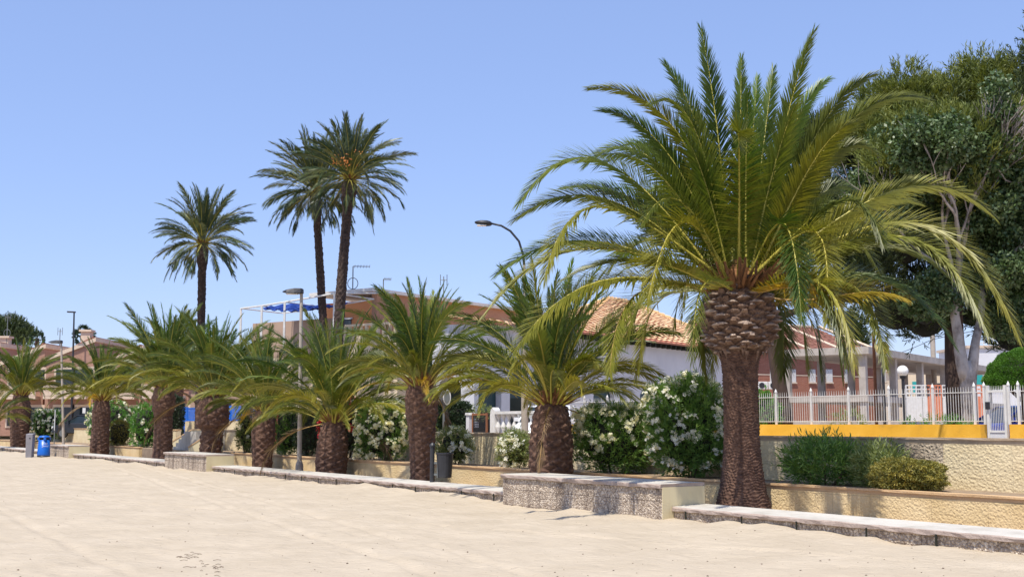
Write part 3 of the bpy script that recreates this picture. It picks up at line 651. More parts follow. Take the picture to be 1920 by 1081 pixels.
def platform(x0, x1, label, seed):
    u0, u1 = u_at(x1, 13.05), u_at(x0, 13.05)
    t = thing('stone_bench', uv(u0, 13.05, 0), label, 'bench wall', 'block benches along the sand')
    mb = MB(); mb.uvbox(u0 + .012, u1, 13.05, 13.2, -.4, .52); mb.build('pebble_face', M['pebble'], t)
    mb = MB(); mb.uvbox(u0, u1 - .002, 13.203, 14.0, -.4, .55); mb.uvbox(u0 - .004, u0 + .011, 13.052, 13.2, -.4, .55); mb.build('plaster_core', M['plaster'], t)
    mb = MB(); n = max(8, int((u1 - u0) / .14))
    sweep(mb, [(13.02, .522, 1), (13.0, .535, 1), (12.995, .585, 1), (13.015, .603, .6), (13.5, .607), (14.01, .607), (14.01, .552), (13.1, .552)], u0 + .01, u1 + .01, n, [1, 1, 1, 0, 0, 0, 0, 0], .010, seed)
    mb.build('cap', [M['cap'], M['cap_edge']], t)
    return u0, u1
p1 = platform(943, 1240, 'long pebbledash bench block beside the big palm, with a smooth cream end', 1)
p2 = platform(311, 389, 'shorter pebbledash bench block in front of the stairs', 2)
p3 = platform(94, 131, 'small pebbledash bench block behind the blue bin', 3)
kerb(UR, p1[0] - .004, 'low kerb wall with a wide pale cap at the foot of the biggest palm, running out at the right edge', 4)
kerb(p1[1] + .03, p2[0] - .004, 'long low kerb wall running past the litter bin between two block benches', 5)
kerb(p2[1] + .03, p3[0] - .004, 'low kerb wall left of the stairs, with drifted sand along its foot', 6)
kerb(p3[1] + .03, 120, 'farthest low kerb wall, behind the grey post box at the left edge', 7)
# ------------------------------------------------------------------ middle and top retaining walls
def rwall(name, ua, ub, v, ztop, th, mface, mcop, label, group, zb=-.3, ch=.09, ov=.03, ext=0.0, seed=0):
    t = thing(name, uv(ua, v, 0), label, 'retaining wall', group)
    mb = MB(); mb.uvbox(ua, ub, v, v + th, zb, ztop - ch); mb.build('wall_face', M[mface], t)
    mb = MB(); n = max(6, int((ub - ua) / .4))
    sweep(mb, [(v - .004, ztop - ch + .002, 1), (v - .006, ztop - .035, 1), (v - ov, ztop - .033, 1), (v - ov, ztop, 1), (v + th + .02, ztop, 0), (v + th + .02, ztop - ch + .002, 0)], ua - ext, ub + ext, n, [1, 1, 0, 0, 0, 0], .004, seed)
    mb.build('coping', [M[mcop], M['coping'] if mcop != 'coping_pale' else M['coping_pale']], t)
    return t
ST0, ST1 = u_at(436, 15.7), u_at(322, 15.7)          # opening for the stairs
rwall('planter_wall', UR, ST0, 15.7, .545, .16, 'wall2', 'coping', 'long ochre planter wall behind the nearer palms, rough stucco under a smooth coping', 'ochre planter walls', zb=-.2, seed=1)
rwall('planter_wall', u_at(262, 15.7), u_at(168, 15.7), 15.7, .545, .16, 'wall2', 'coping', 'short ochre planter wall under the clipped yellowish bush', 'ochre planter walls', zb=-.2, seed=2)
rwall('planter_wall', u_at(166, 15.7), 112, 15.75, .50, .16, 'wall2', 'coping', 'farthest ochre planter wall, behind the bins at the left', 'ochre planter walls', zb=-.2, seed=3)
ug = u_at(343, 17.4)
rwall('retaining_wall', UR, u_at(384, 17.4), 17.4, 1.372, .25, 'wall3', 'coping_pale', 'tall rough cream retaining wall right of the stairs', 'cream retaining walls', ch=.10, seed=4)
rwall('retaining_wall', u_at(330, 17.4), 118, 17.4, 1.36, .25, 'wall3', 'coping', 'tall cream retaining wall left of the stairs', 'cream retaining walls', ch=.08, seed=5)
# darker, streaked patch on the tall wall
def patch():
    mb = MB(); ua, ub = u_at(1766, 17.39), u_at(1600, 17.39); mb.uvbox(ua, ub, 17.388, 17.3985, .62, 1.268)
    return mb
m_ = stucco('dark_stucco_patch', (.34, .27, .20), (.56, .46, .34), bump=1.0, bsc=22, streak=.6)
o = patch().build('dark_patch', m_, bpy.data.objects['retaining_wall'])
# ------------------------------------------------------------------ stairs
t = thing('stairs', uv(ST0, 16, .06), 'cream stairs with sloping side walls climbing to the street between two trunks', 'stairs')
mb = MB(); ua, ub = u_at(372, 16.6), u_at(336, 16.6); n = 7
for k in range(n):
    a = ub + (ua - ub) * k / n; z1 = .12 + (1.30 - .12) * (k + 1) / n; mb.uvbox(ua - 1.2 if k == n - 1 else a + (ua - ub) / n, a, 16.12, 17.38, .0, z1)
mb.build('step', M['cap'], t)
def parapet(ua, ub, v, za, zb_, zlow, nm):
    mb = MB(); p = [uv(ub, v, zlow), uv(ub, v, zb_), uv(ua, v, za), uv(ua - 1.4, v, za), uv(ua - 1.4, v, zlow)]
    mb.prism(p, uv(0, .16)); mb.build(nm, M['plaster'], t)
    mb = MB(); mb.prism([uv(ub + .03, v - .02, zb_ + .002), uv(ub + .03, v - .02, zb_ + .05), uv(ua, v - .02, za + .05), uv(ua - 1.45, v - .02, za + .05), uv(ua - 1.45, v - .02, za + .002), uv(ua, v - .02, za + .002)], uv(0, .2))
    mb.build('coping', M['coping'], t)
parapet(u_at(364, 17.3), u_at(329, 17.3), 17.2, 1.34, .78, .0, 'side_wall')
parapet(u_at(392, 15.9), u_at(357, 15.9), 15.85, 1.15, .62, -.1, 'side_wall')
# ------------------------------------------------------------------ upper garden wall with blue mesh fence
t = thing('blue_fence', uv(u_at(465, 20), 20, G0), 'bright blue mesh fence on a cream garden wall behind the stairs', 'fence')
ua, ub = u_at(475, 20), u_at(347, 20); zt = at(400, 789, y_at(400, 20)).z; zf = at(400, 763, y_at(400, 20)).z
mb = MB(); mb.uvbox(ua, ub, 20, 20.2, G0, zt); mb.build('garden_wall', M['wall3'], t)
def mesh_panel(ua, ub, z0, z1, v, name):
    mb = MB(); s = .13; h = z1 - z0; u = ua - h
    while u < ub:
        for sg in (1, -1):
            a, b, za, zb_ = u, u + h, z0, z1
            if a < ua: za = z0 + (ua - a); a = ua
            if b > ub: zb_ = z1 - (b - ub); b = ub
            if b - a > .02:
                if sg == 1: pa, pb = uv(a, v, za), uv(b, v, zb_)
                else: pa, pb = uv(a, v, z1 + z0 - za), uv(b, v, z1 + z0 - zb_)
                mb.tube([pa, pb], .013, 4, cap=False)
        u += s
    mb.uvbox(ua, ub, v - .02, v + .02, z1 - .02, z1 + .03); mb.uvbox(ua, ub, v - .02, v + .02, z0, z0 + .04)
    return mb.build(name, M['blue_p'], t)
mesh_panel(ua + .05, ub - .05, zt + .02, zf, 20.1, 'mesh_panel')
n = 6
for k in range(n + 1):
    mb = MB(); u = ua + (ub - ua) * k / n; mb.uvbox(u - .04, u + .04, 20.06, 20.14, zt, zf + .06); mb.build('post', M['blue_p'], t)
mesh_panel(ub + .05, ub + .75, G0 + .1, zf + .05, 20.1, 'mesh_gate')
# ------------------------------------------------------------------ amber wall with white railings
VF = 21.0
def railing(ua, ub, label, posts, gate=False):
    t = thing('railing_fence', uv(ua, VF, G0), label, 'fence', 'white spiked railings on the amber wall')
    mb = MB(); mb.uvbox(ua, ub, VF, VF + .22, G0, 1.60); mb.build('amber_wall', M['yellow'], t)
    us = posts
    for a in us:
        mb = MB(); mb.uvbox(a - .021, a + .021, VF + .079, VF + .121, 1.60, 2.36); c = uv(a, VF + .10, 2.36)
        mb.lathe(c, [(.02, 0), (.034, .01), (.03, .04), (.01, .08), (.004, .10)], 8); mb.build('post', M['white'], t)
    for a, b in zip(us[:-1], us[1:]):
        mb = MB(); mb.uvbox(a + .041, b - .041, VF + .08, VF + .12, 1.66, 1.675); mb.uvbox(a + .041, b - .041, VF + .08, VF + .12, 2.245, 2.26)
        n = 16 if b - a > .8 else max(3, int(round((b - a) / .07)))
        for k in range(1, n):
            u = a + (b - a) * k / n; mb.tube([uv(u, VF + .10, 1.64), uv(u, VF + .10, 2.31), uv(u, VF + .10, 2.37)], [.0052, .0052, .002], 5)
        mb.build('bar_panel', M['white'], t)
    return t
px_posts = [1842, 1823.3, 1745.3, 1662.7, 1586.9, 1516.5, 1450.6, 1389.8, 1332, 1278, 1226, 1177.5, 1134, 1091, 1052, 1015]
pu = [u_at(x, VF) for x in px_posts]
railing(pu[0] + .05, pu[-1], 'white spiked railing on an amber base wall, left of the gate', pu)
gu0, gu1 = u_at(1888, VF), pu[0]
pr = [gu0, u_at(1906, VF), u_at(1985, VF), u_at(2070, VF)]
railing(u_at(2070, VF), gu0 - .05, 'short white railing on an amber base wall, right of the gate', sorted(pr))
t = thing('gate', uv(gu0, VF, G0), 'white barred gate with a solid lower panel in the amber wall', 'gate')
mb = MB()
for a in (gu0 + .05, gu1 - .11): mb.uvbox(a, a + .05, VF + .07, VF + .13, G0 + .05, 2.38)
for z in (G0 + .08, 1.44, 2.24): mb.uvbox(gu0 + .10, gu1 - .11, VF + .08, VF + .12, z, z + .04)
mb.build('gate_frame', M['white'], t)
mb = MB(); mb.uvbox(gu0 + .10, gu1 - .11, VF + .095, VF + .105, G0 + .12, 1.438); mb.build('solid_panel', M['white_wall'], t)
mb = MB()
for k in range(1, 9):
    u = gu0 + .1 + (gu1 - gu0 - .21) * k / 9; mb.tube([uv(u, VF + .10, 1.48), uv(u, VF + .10, 2.31), uv(u, VF + .10, 2.37)], [.0052, .0052, .002], 5)
mb.build('bar_panel', M['white'], t)
mb = MB(); mb.uvbox(gu1 - .15, gu1 - .06, VF + .03, VF + .065, 1.90, 2.05); mb.build('lock', M['dark_metal'], t)
# ------------------------------------------------------------------ white house with tiled hip roof
K = 1.18
def A(t, d, z): return Vector(((3.49 + .573 * t - .82 * d) * K, (42.6 + .82 * t + .573 * d) * K, z))
HT = thing('white_house', A(0, 0, G0), 'white bungalow with an orange tiled hip roof and teal arched openings', 'house')
EZ = 1.6 + 3.1 * K
mb = MB()
def abox(mb, t0, t1, d0, d1, z0, z1, m=None): mb.box(A(t0, d0, z0), A(t1, d0, 0) - A(t0, d0, 0), A(t0, d1, 0) - A(t0, d0, 0), (0, 0, z1 - z0), m)
mb.prism([A(-2.2, .352, G0), A(12, .352, G0), A(12, 7, G0), A(3.2, 7, G0)], (0, 0, EZ - .02 - G0)); mb.build('wall', M['white_wall'], HT)
def px_t(px):     # distance along the front seen at photo column px
    r = (px - CX) / 2214.7; return (r * 42.6 - 3.49) / (.573 - .82 * r)
def arch_wall(t0, t1, opens, z1, d, th, name):
    """wall with arched openings: opens (ta, tb, zspring, zbottom)"""
    mb = MB(); prev = t0
    for (a, b, zs, zb) in opens:
        abox(mb, prev, a, d, d + th, G0, z1); prev = b
        n = 10; rise = min((b - a) * K * .28, z1 - zs - .12); pts = []
        for k in range(n + 1):
            q = math.pi * (1 - k / n); pts.append(((a + b) / 2 + math.cos(q) * (b - a) / 2, zs + math.sin(q) * rise))
        for k in range(n):
            (ta, za), (tb, zb2) = pts[k], pts[k + 1]
            mb.add([A(ta, d, za), A(tb, d, zb2), A(tb, d, z1), A(ta, d, z1), A(ta, d + th, za), A(tb, d + th, zb2), A(tb, d + th, z1), A(ta, d + th, z1)],
                   [(0, 1, 2, 3), (7, 6, 5, 4), (0, 4, 5, 1), (3, 2, 6, 7)])
        if zb > G0: abox(mb, a, b, d, d + th, G0, zb)
    abox(mb, prev, t1, d, d + th, G0, z1)
    return mb.build(name, M['white_wall'], HT)
def zpx(px, py): 
    t = px_t(px); return at(px, py, (42.6 + .82 * t) * K).z
op = [(px_t(897), px_t(940), 2.95, G0 - .1), (px_t(956), px_t(995), 2.95, G0 - .1), (px_t(1010), px_t(1045), 2.95, G0 - .1)]
arch_wall(px_t(889), -2.2, op, EZ - .02, 0, .35, 'porch_front')
wn = [(px_t(1113), px_t(1152), 2.75, 1.5), (px_t(1200), px_t(1238), 2.75, 1.5), (px_t(1293), px_t(1316), 2.75, 1.5)]
arch_wall(-2.2, 12.0, wn, EZ - .02, 0, .35, 'front_wall')
mb = MB(); t0 = px_t(889)
abox(mb, t0, t0 + .12, .35, 1.7, G0, 1.0)
mb.build('porch_plinth', M['white_wall'], HT)
mb = MB(); abox(mb, t0, -2.2, 1.9, 2.1, G0, EZ - .05); mb.build('porch_back_wall', M['shutter_g'], HT)
mb = MB(); n = 10; d0, d1 = .36, 1.55; zs = 2.9        # arched left side of the porch
for k in range(n):
    q0, q1 = math.pi * (1 - k / n), math.pi * (1 - (k + 1) / n); da, db = (d0 + .15 + d1 - .15) / 2 + math.cos(q0) * (d1 - d0 - .3) / 2, (d0 + d1) / 2 + math.cos(q1) * (d1 - d0 - .3) / 2
    za, zb = zs + math.sin(q0) * .45, zs + math.sin(q1) * .45
    mb.add([A(t0, da, za), A(t0, db, zb), A(t0, db, EZ - .02), A(t0, da, EZ - .02), A(t0 + .3, da, za), A(t0 + .3, db, zb), A(t0 + .3, db, EZ - .02), A(t0 + .3, da, EZ - .02)], [(0, 1, 2, 3), (7, 6, 5, 4), (0, 4, 5, 1)])
abox(mb, t0, t0 + .3, d0 - .01, d0 + .15, G0, EZ - .02); abox(mb, t0, t0 + .3, d1 - .15, d1 + .1, G0, EZ - .02)
mb.build('porch_side', M['white_wall'], HT)
for (a, b, zs, zb) in wn:
    mb = MB(); abox(mb, a + .01, b - .01, .16, .22, zb, zs + .7); w = mb.build('window', M['shutter_g'], HT)
    mb = MB(); abox(mb, a - .05, b + .05, -.05, -.003, zb - .08, zb); mb.build('sill', M['white'], w)
mb = MB(); abox(mb, px_t(958), px_t(994), .2, .24, 2.6, 3.3); abox(mb, px_t(899), px_t(939), .2, .24, 2.1, 3.4); mb.build('roller_blind', M['shutter_g'], HT)
mb = MB(); t1 = px_t(958); t2 = px_t(1045)
abox(mb, t1, t2, .1, .13, 1.75, 1.8)
k = t1
while k < t2: abox(mb, k, k + .03, .1, .13, G0, 1.78); k += .14
mb.build('porch_rail', M['dark_metal'], HT)
# roof planes as overlapping rows of tiles
def roof(mb, E0, E1, R1, R0, rows, lift=.05, m=0, me=None):
    for i in range(rows):
        a, b = i / rows, (i + 1.08) / rows; b = min(b, 1.0)
        p0, p1, p2, p3 = E0.lerp(R0, a), E1.lerp(R1, a), E1.lerp(R1, b), E0.lerp(R0, b); up = Vector((0, 0, lift))
        mm = me if (me is not None and i == 0) else m
        n = max(2, int((p1 - p0).length / .26)); vs = []; fs = []
        for q in range(n + 1):
            w = (q % 2) * .03; f = q / n; j = random.uniform(-.012, .012)
            vs += [p0.lerp(p1, f) + up + Vector((0, 0, w + j)), p3.lerp(p2, f) + Vector((0, 0, w + .004)), p0.lerp(p1, f) - Vector((0, 0, .02))]
        for q in range(n): o_ = q * 3; fs += [(o_, o_ + 3, o_ + 4, o_ + 1), (o_ + 2, o_ + 5, o_ + 3, o_)]
        mb.add(vs, fs, mm)
        if me is not None:
            for q in range(1, 2 * n, 2): mb.m[len(mb.m) - 2 * n + q] = me  # row fronts in dark red: the shadow line under each row is coloured in
ov = .45; tl, tr, db_, rz = -3.2, 12.3, 8.2, 1.6 + 5.33 * K
c = [A(tl, -ov, EZ), A(tr, -ov, EZ), A(tr, db_, EZ), A(2.6, db_, EZ)]; Rl, Rr = A(6.6, 3.8, rz), A(8.4, 3.8, rz)
mb = MB(); roof(mb, c[0], c[1], Rr, Rl, 22, .055, 0, 1); roof(mb, c[1], c[2], Rr, Rr, 20, .055, 0, 1); roof(mb, c[3], c[0], Rl, Rl, 20, .055, 0, 1); roof(mb, c[2], c[3], Rl, Rr, 12, .055, 0, 1)
mb.cur = 0
roof(mb, A(px_t(889) - .25, -.25, EZ), A(tl - .02, -.25, EZ), A(tl - .02, 2.2, EZ + .55), A(px_t(889) - .25, 2.2, EZ + .55), 7, .05, 0, 1)
rf = mb.build('roof', [M['roof_sun'], M['roof_edge']], HT)
mb = MB()
for a, b in ((c[0], Rl), (c[1], Rr), (Rl, Rr), (c[3], Rl)):
    n = int((b - a).length / .32)
    for k in range(n): p, q = a.lerp(b, k / n), a.lerp(b, (k + 1.15) / n); mb.tube([p + Vector((0, 0, .09)), q + Vector((0, 0, .05))], [.11, .085], 6)
mb.build('ridge_tiles', M['roof_sun'], rf)
mb = MB(); k = tl + .2
while k < tr - .2: abox(mb, k, k + .10, -ov + .05, .02, EZ - .17, EZ - .03); k += .42
mb.build('rafter_ends', M['core'], HT)
mb = MB(); abox(mb, tl, tr, -ov + .08, -.01, EZ - .035, EZ - .005); mb.build('eave_board', M['core'], HT)
mb = MB(); abox(mb, px_t(1307), px_t(1318), -.12, -.003, zpx(1312, 668), zpx(1312, 661)); mb.build('wall_lamp', M['clear'], HT)
# ------------------------------------------------------------------ generic house helpers
def frame(px, Y, da=(.573, .82), db=(-.82, .573)):
    P = at(px, 795, Y); P.z = 0
    def f(t, d, z): return Vector((P.x + da[0] * t + db[0] * d, P.y + da[1] * t + db[1] * d, z))
    return f
def fbox(mb, f, t0, t1, d0, d1, z0, z1, m=None): mb.box(f(t0, d0, z0), f(t1, d0, 0) - f(t0, d0, 0), f(t0, d1, 0) - f(t0, d0, 0), (0, 0, z1 - z0), m)
def hz(py, px, Y): return at(px, py, Y).z
# orange villa
Y0 = 56; f = frame(703, Y0); top = hz(548, 703, Y0)
T = thing('orange_villa', f(0, 0, G0), 'flat topped orange villa, shade painted brown on its side, with white pergola behind the two tall palms', 'house')
mb = MB(); fbox(mb, f, 0, 20, 0, .3, G0, top); mb.build('shaded_side_wall', M['orange_w_shade'], T)
mb = MB(); fbox(mb, f, .002, .3, .3, 3.6, G0, top - .35); fbox(mb, f, 0.3, 19, .31, 3.5, G0, top - .4); mb.build('orange_front_wall', M['orange_w'], T)
mb = MB(); fbox(mb, f, -.6, 20.2, -.25, 3.9, top, top + .16); mb.build('roof_edge', M['white'], T)
for d in (1.6,):
    mb = MB(); fbox(mb, f, -.03, .0, d, d + 1.1, top - 2.7, top - 1.2); w = mb.build('window', M['glass'], T)
    mb = MB(); fbox(mb, f, -.06, -.03, d - .1, d + 1.2, top - 2.8, top - 2.7); fbox(mb, f, -.06, -.03, d - .1, d + 1.2, top - 1.2, top - 1.12); mb.build('frame', M['white'], w)
for tq in (3, 8, 13):
    mb = MB(); fbox(mb, f, tq, tq + 1.2, -.03, 0, top - 2.6, top - 1.3); mb.build('window', M['glass'], T)
# terrace block with parapet
f2 = frame(603, 54); tz = hz(597, 590, 54)
mb = MB(); fbox(mb, f2, 0, 4, -4.5, 4.6, G0, tz - 1.7); mb.build('terrace_wall', M['cream_w'], T)
mb = MB(); fbox(mb, f2, -.01, .15, -1.0, 4.7, tz - 1.7, tz); fbox(mb, f2, .15, 4, 4.55, 4.7, tz - 1.7, tz); mb.build('parapet', M['mauve_w'], T)
mb = MB(); fbox(mb, f2, -.02, .12, -4.5, -1.0, tz - 1.7, tz - .9)
k = -4.4
while k < -1.1: fbox(mb, f2, -.02, .1, k, k + .12, tz - .9, tz - .45); k += .34
fbox(mb, f2, -.02, .12, -4.5, -1.0, tz - .45, tz - .35); mb.build('balustrade', M['cream_w'], T)
for d in (2.6,):
    mb = MB(); fbox(mb, f2, -.03, -.0, d, d + .9, tz - 4.4, tz - 3.1); w = mb.build('window', M['glass'], T)
    mb = MB(); fbox(mb, f2, -.07, -.03, d - .1, d + 1.0, tz - 3.35, tz - 3.0); mb.build('blue_blind', M['awning'], w)
Pg = thing('pergola', at(540, 640, 53.6), 'thin white metal pergola over the villa terrace', 'pergola')
def px3(px, py, Y): return at(px, py, Y)
posts = [(452, 578, 660, 55.6), (491, 573, 660, 53.4), (534, 566, 660, 53.2), (627, 550, 640, 52.6)]
for (x, y0, y1, Y) in posts:
    mb = MB(); a, b = px3(x, y1, Y), px3(x, y0, Y); a.x = b.x; mb.box(a - Vector((.045, .045, 0)), (.09, 0, 0), (0, .09, 0), (0, 0, b.z - a.z)); mb.build('post', M['white'], Pg)
mb = MB(); q = [px3(452, 578, 55.6), px3(491, 573, 53.4), px3(534, 566, 53.2), px3(627, 550, 52.6), px3(740, 549, 54.5)]
for a, b in zip(q[:-1], q[1:]): mb.tube([a, b], .04, 6)
q2 = [p + Vector((1.5, 2.4, 0)) for p in q[:4]]
for a, b in zip(q2[:-1], q2[1:]): mb.tube([a, b], .03, 6)
for a, b in zip(q, q2): mb.tube([a, b], .03, 6)
mb.build('beam', M['white'], Pg)
mb = MB(); n = 22; vs = []; fs = []
a0, a1 = px3(493, 577, 53.3), px3(590, 577, 52.9); off = Vector((1.2, 2.0, .42))
for i in range(n + 1):
    for j in range(7):
        p = a0.lerp(a1, i / n) + off * (j / 6); p.z += .10 * math.sin(i * 1.7) * (1 if j % 2 else -.6) - .12 * math.sin(i / n * math.pi) ; vs.append(p)
for i in range(n):
    for j in range(6): o_ = i * 7 + j; fs.append((o_, o_ + 7, o_ + 8, o_ + 1))
mb.add(vs, fs); o = mb.build('canvas_awning', M['awning'], Pg)
o.modifiers.new('s', 'SOLIDIFY').thickness = .03
# ------------------------------------------------------------------ antennas
def antenna(x, y0, y1, Y, label, yagi=True, loop=False, fork=False, s=1.0):
    a, b = at(x, y1, Y), at(x, y0, Y); a.x = b.x
    T = thing('roof_antenna', a, label, 'antenna', 'television antennas on the roofs')
    mb = MB(); mb.tube([a, b], .03, 6); mb.build('mast', M['lamp_metal'], T)
    mb = MB()
    if yagi:
        mb.tube([b, b + Vector((.75 * s, .1, 0))], .022, 5)
        for k in range(6): c = b + Vector((.08 + .13 * k, .01 * k, 0)) * s; mb.tube([c + Vector((0, .12, .09)), c - Vector((0, .12, .09))], .012, 4)
    if fork:
        for sx in (-.18, .18): mb.tube([b + Vector((sx, 0, -.5)), b + Vector((sx, 0, .1))], .02, 4); 
        mb.tube([b + Vector((-.18, 0, -.2)), b + Vector((.18, 0, -.2))], .02, 4)
    if loop:
        c = a.lerp(b, .38)
        for sx in (-1, 1): mb.tube([c + Vector((sx * .28 * math.sin(q) * .9, 0, .28 * math.cos(q))) for q in [k * math.pi / 8 for k in range(9)]], .02, 4)
    mb.build('aerial_elements', M['lamp_metal'], T)
antenna(662, 499, 551, 57, 'tall television mast with a side boom on the orange villa roof', True, True, s=1.1)
antenna(719, 523, 549, 58, 'short antenna mast on the villa roof edge', True, s=.5)
antenna(832, 518, 575, 64, 'forked antenna at the far end of the villa roof', False, False, True)
antenna(113, 616, 650, 92, 'small antenna on the rose brick terrace roof left of the tall thin lamp', False, False, True, s=1.3)
antenna(15, 590, 645, 90, 'tall spindly antenna in front of the round pine at the left edge', False, True, True)
# ------------------------------------------------------------------ brick terrace houses at the left
def townhouse(xl, xr, ytop, Y, label, slope=1, chim=None, seed=0):
    P0, P1 = at(xl, 795, Y), at(xr, 795, Y); P0.z = P1.z = G0; w = P1.x - P0.x; zt = hz(ytop, xl, Y); zl = zt - w * .42
    T = thing('brick_townhouse', (P0.x, Y, G0), label, 'house', 'brick townhouses at the left')
    mb = MB(); x0, x1 = P0.x, P1.x; za, zb = (zl, zt) if slope > 0 else (zt, zl)
    mb.prism([(x0, Y, G0), (x1, Y, G0), (x1, Y, zb), (x0, Y, za)], (0, 9, 0)); mb.build('wall', M['brick_l'], T)
    mb = MB(); mb.prism([(x0 - .1, Y - .15, za), (x1 + .1, Y - .15, zb), (x1 + .1, Y - .15, zb + .3), (x0 - .1, Y - .15, za + .3)], (0, 9.3, 0)); rf = mb.build('roof', M['trim'], T)
    mb = MB(); mb.prism([(x0 + .3, Y + .4, za + .31), (x1 - .3, Y + .4, zb + .31), (x1 - .3, Y + .4, zb + .42), (x0 + .3, Y + .4, za + .42)], (0, 8.4, 0)); mb.build('tiles', M['roof_dark'], rf)
    for zz in (G0 + .6, G0 + 3.4):
        for fx in (.22, .62):
            xx = x0 + w * fx
            mb = MB(); mb.box((xx - .15, Y - .06, zz), (1.6, 0, 0), (0, .05, 0), (0, 0, 1.7)); wf = mb.build('window', M['trim'], T)
            mb = MB(); mb.box((xx, Y - .09, zz + .15), (1.3, 0, 0), (0, .03, 0), (0, 0, 1.35)); mb.build('pane', M['glass'], wf)
    mb = MB(); mb.box((x0 + .2, Y - .9, G0 + 2.7), (w - .4, 0, 0), (0, .88, 0), (0, 0, .22)); mb.box((x0 + .2, Y - .9, G0 + 2.9), (w - .4, 0, 0), (0, .08, 0), (0, 0, .8)); mb.build('balcony', M['trim'], T)
    if chim:
        mb = MB(); cx = at(chim, 640, Y + 3).x; mb.box((cx, Y + 2, zt - 1.2), (.7, 0, 0), (0, .7, 0), (0, 0, 2.1)); mb.box((cx - .12, Y + 1.88, zt + .9), (.94, 0, 0), (0, .94, 0), (0, 0, .15)); mb.build('chimney', M['trim'], T)
townhouse(-110, -8, 650, 88, 'rose brick townhouse cut by the left edge', 1)
townhouse(-4, 78, 652, 88, 'rose brick townhouse behind the leftmost palm', 1, 8)
townhouse(82, 172, 640, 87, 'rose brick townhouse with a sloping cream roof edge behind the two street lamps', 1, 160)
townhouse(176, 262, 655, 88, 'rose brick townhouse half hidden by the third palm from the left', 1)
townhouse(266, 352, 668, 86, 'rose brick townhouse behind the blue fence', -1)
# low cream house behind the stairs
Yc = 75; T = thing('cream_house', at(420, 795, Yc), 'low cream house front behind the blue fence and palm crowns', 'house')
mb = MB(); a, b = at(356, 795, Yc), at(560, 795, Yc); mb.box((a.x, Yc, G0), (b.x - a.x, 0, 0), (0, 8, 0), (0, 0, 4.0)); mb.build('wall', M['mauve_w'], T)
mb = MB(); mb.box((a.x - .3, Yc - .5, G0 + 4.0), (b.x - a.x + .6, 0, 0), (0, 9, 0), (0, 0, .3)); mb.build('roof', M['roof_dark'], T)
for q in (.2, .5, .8):
    mb = MB(); mb.box((a.x + (b.x - a.x) * q, Yc - .05, G0 + 1.0), (1.2, 0, 0), (0, .04, 0), (0, 0, 1.3)); mb.build('window', M['glass'], T)
# ------------------------------------------------------------------ brick house with dark roof on the right
Yb = 78; f = frame(1400, Yb, (.90, .43), (-.43, .90)); T = thing('red_brick_house', f(0, 0, G0), 'long red brick house with a brown tiled roof behind the concrete frame', 'house')
Lb = 11.2; ze, zr = hz(662, 1475, Yb + 2), hz(610, 1475, Yb + 6)
mb = MB(); fbox(mb, f, -1, Lb, 0, 9, G0, ze); mb.build('wall', M['brick_r'], T)
mb = MB(); roof(mb, f(-1.4, -.4, ze), f(Lb + .2, -.4, ze), f(Lb - 1.6, 4.5, zr), f(-1.4, 4.5, zr), 18, .06); roof(mb, f(Lb + .2, -.4, ze), f(Lb + .2, 9.4, ze), f(Lb - 1.6, 4.5, zr), f(Lb - 1.6, 4.5, zr), 14, .06)
roof(mb, f(-1.4, 9.4, ze), f(-1.4, -.4, ze), f(-1.4, 4.5, zr), f(-1.4, 4.5, zr), 3, .05)
rf = mb.build('roof', M['roof_dark'], T)
mb = MB()
for tq in (1.6, 4.6, 7.6, Lb - .2):
    mb.tube([f(tq + .9, -.4, ze + .14), f(tq - .9, 4.5, zr + .12)], .13, 6)
mb.tube([f(-1.4, 4.5, zr + .08), f(Lb - 1.6, 4.5, zr + .08)], .1, 6); mb.build('roof_ribs', M['trim'], rf)
mb = MB(); fbox(mb, f, 5.6, 6.3, 4.4, 5.1, zr - .4, zr + .35); fbox(mb, f, 5.5, 6.4, 4.3, 5.2, zr + .35, zr + .5); mb.build('chimney', M['trim'], rf)
for px in (1452, 1488, 1525, 1557, 1592, 1658):
    r = (px - CX) / 2214.7; P = f(0, 0, 0); tt = (r * P.y - P.x) / (.90 - .43 * r); z1, z0 = hz(692, px, Yb + .43 * tt), hz(716, px, Yb + .43 * tt)
    mb = MB(); fbox(mb, f, tt - .28, tt + .28, -.05, -.003, z0, z1); w = mb.build('shutter', M['white'], T)
    mb = MB(); fbox(mb, f, tt - .34, tt + .34, -.09, -.05, z0 - .1, z0); mb.build('sill', M['trim'], w)
mb = MB(); fbox(mb, f, -.2, Lb, -.02, -.003, hz(702, 1500, Yb), hz(700, 1500, Yb)); mb.build('string_course', M['trim'], T)
for k, px in enumerate((1430, 1451)):
    Q = at(px, 722, Yb - .8); A_ = thing('air_conditioner', Q, 'white air conditioning unit on the brick wall, ' + ('nearer the big trunk' if k == 0 else 'the one by the dark leaning trunk'), 'air conditioner', 'air conditioners on the brick house')
    mb = MB(); mb.box(Q + Vector((-.34, 0, -.25)), (.68, 0, 0), (0, .3, 0), (0, 0, .5)); mb.build('casing', M['white'], A_, bevel=.02)
    mb = MB(); mb.lathe(Q, [(.19, 0), (.19, .02)], 14); 
    for v_ in mb.v: d_ = v_ - Q; v_.x, v_.y, v_.z = Q.x - .05 + d_.x, Q.y - .005 - d_.z, Q.z + d_.y
    mb.build('fan_grille', M['dark_metal'], A_)
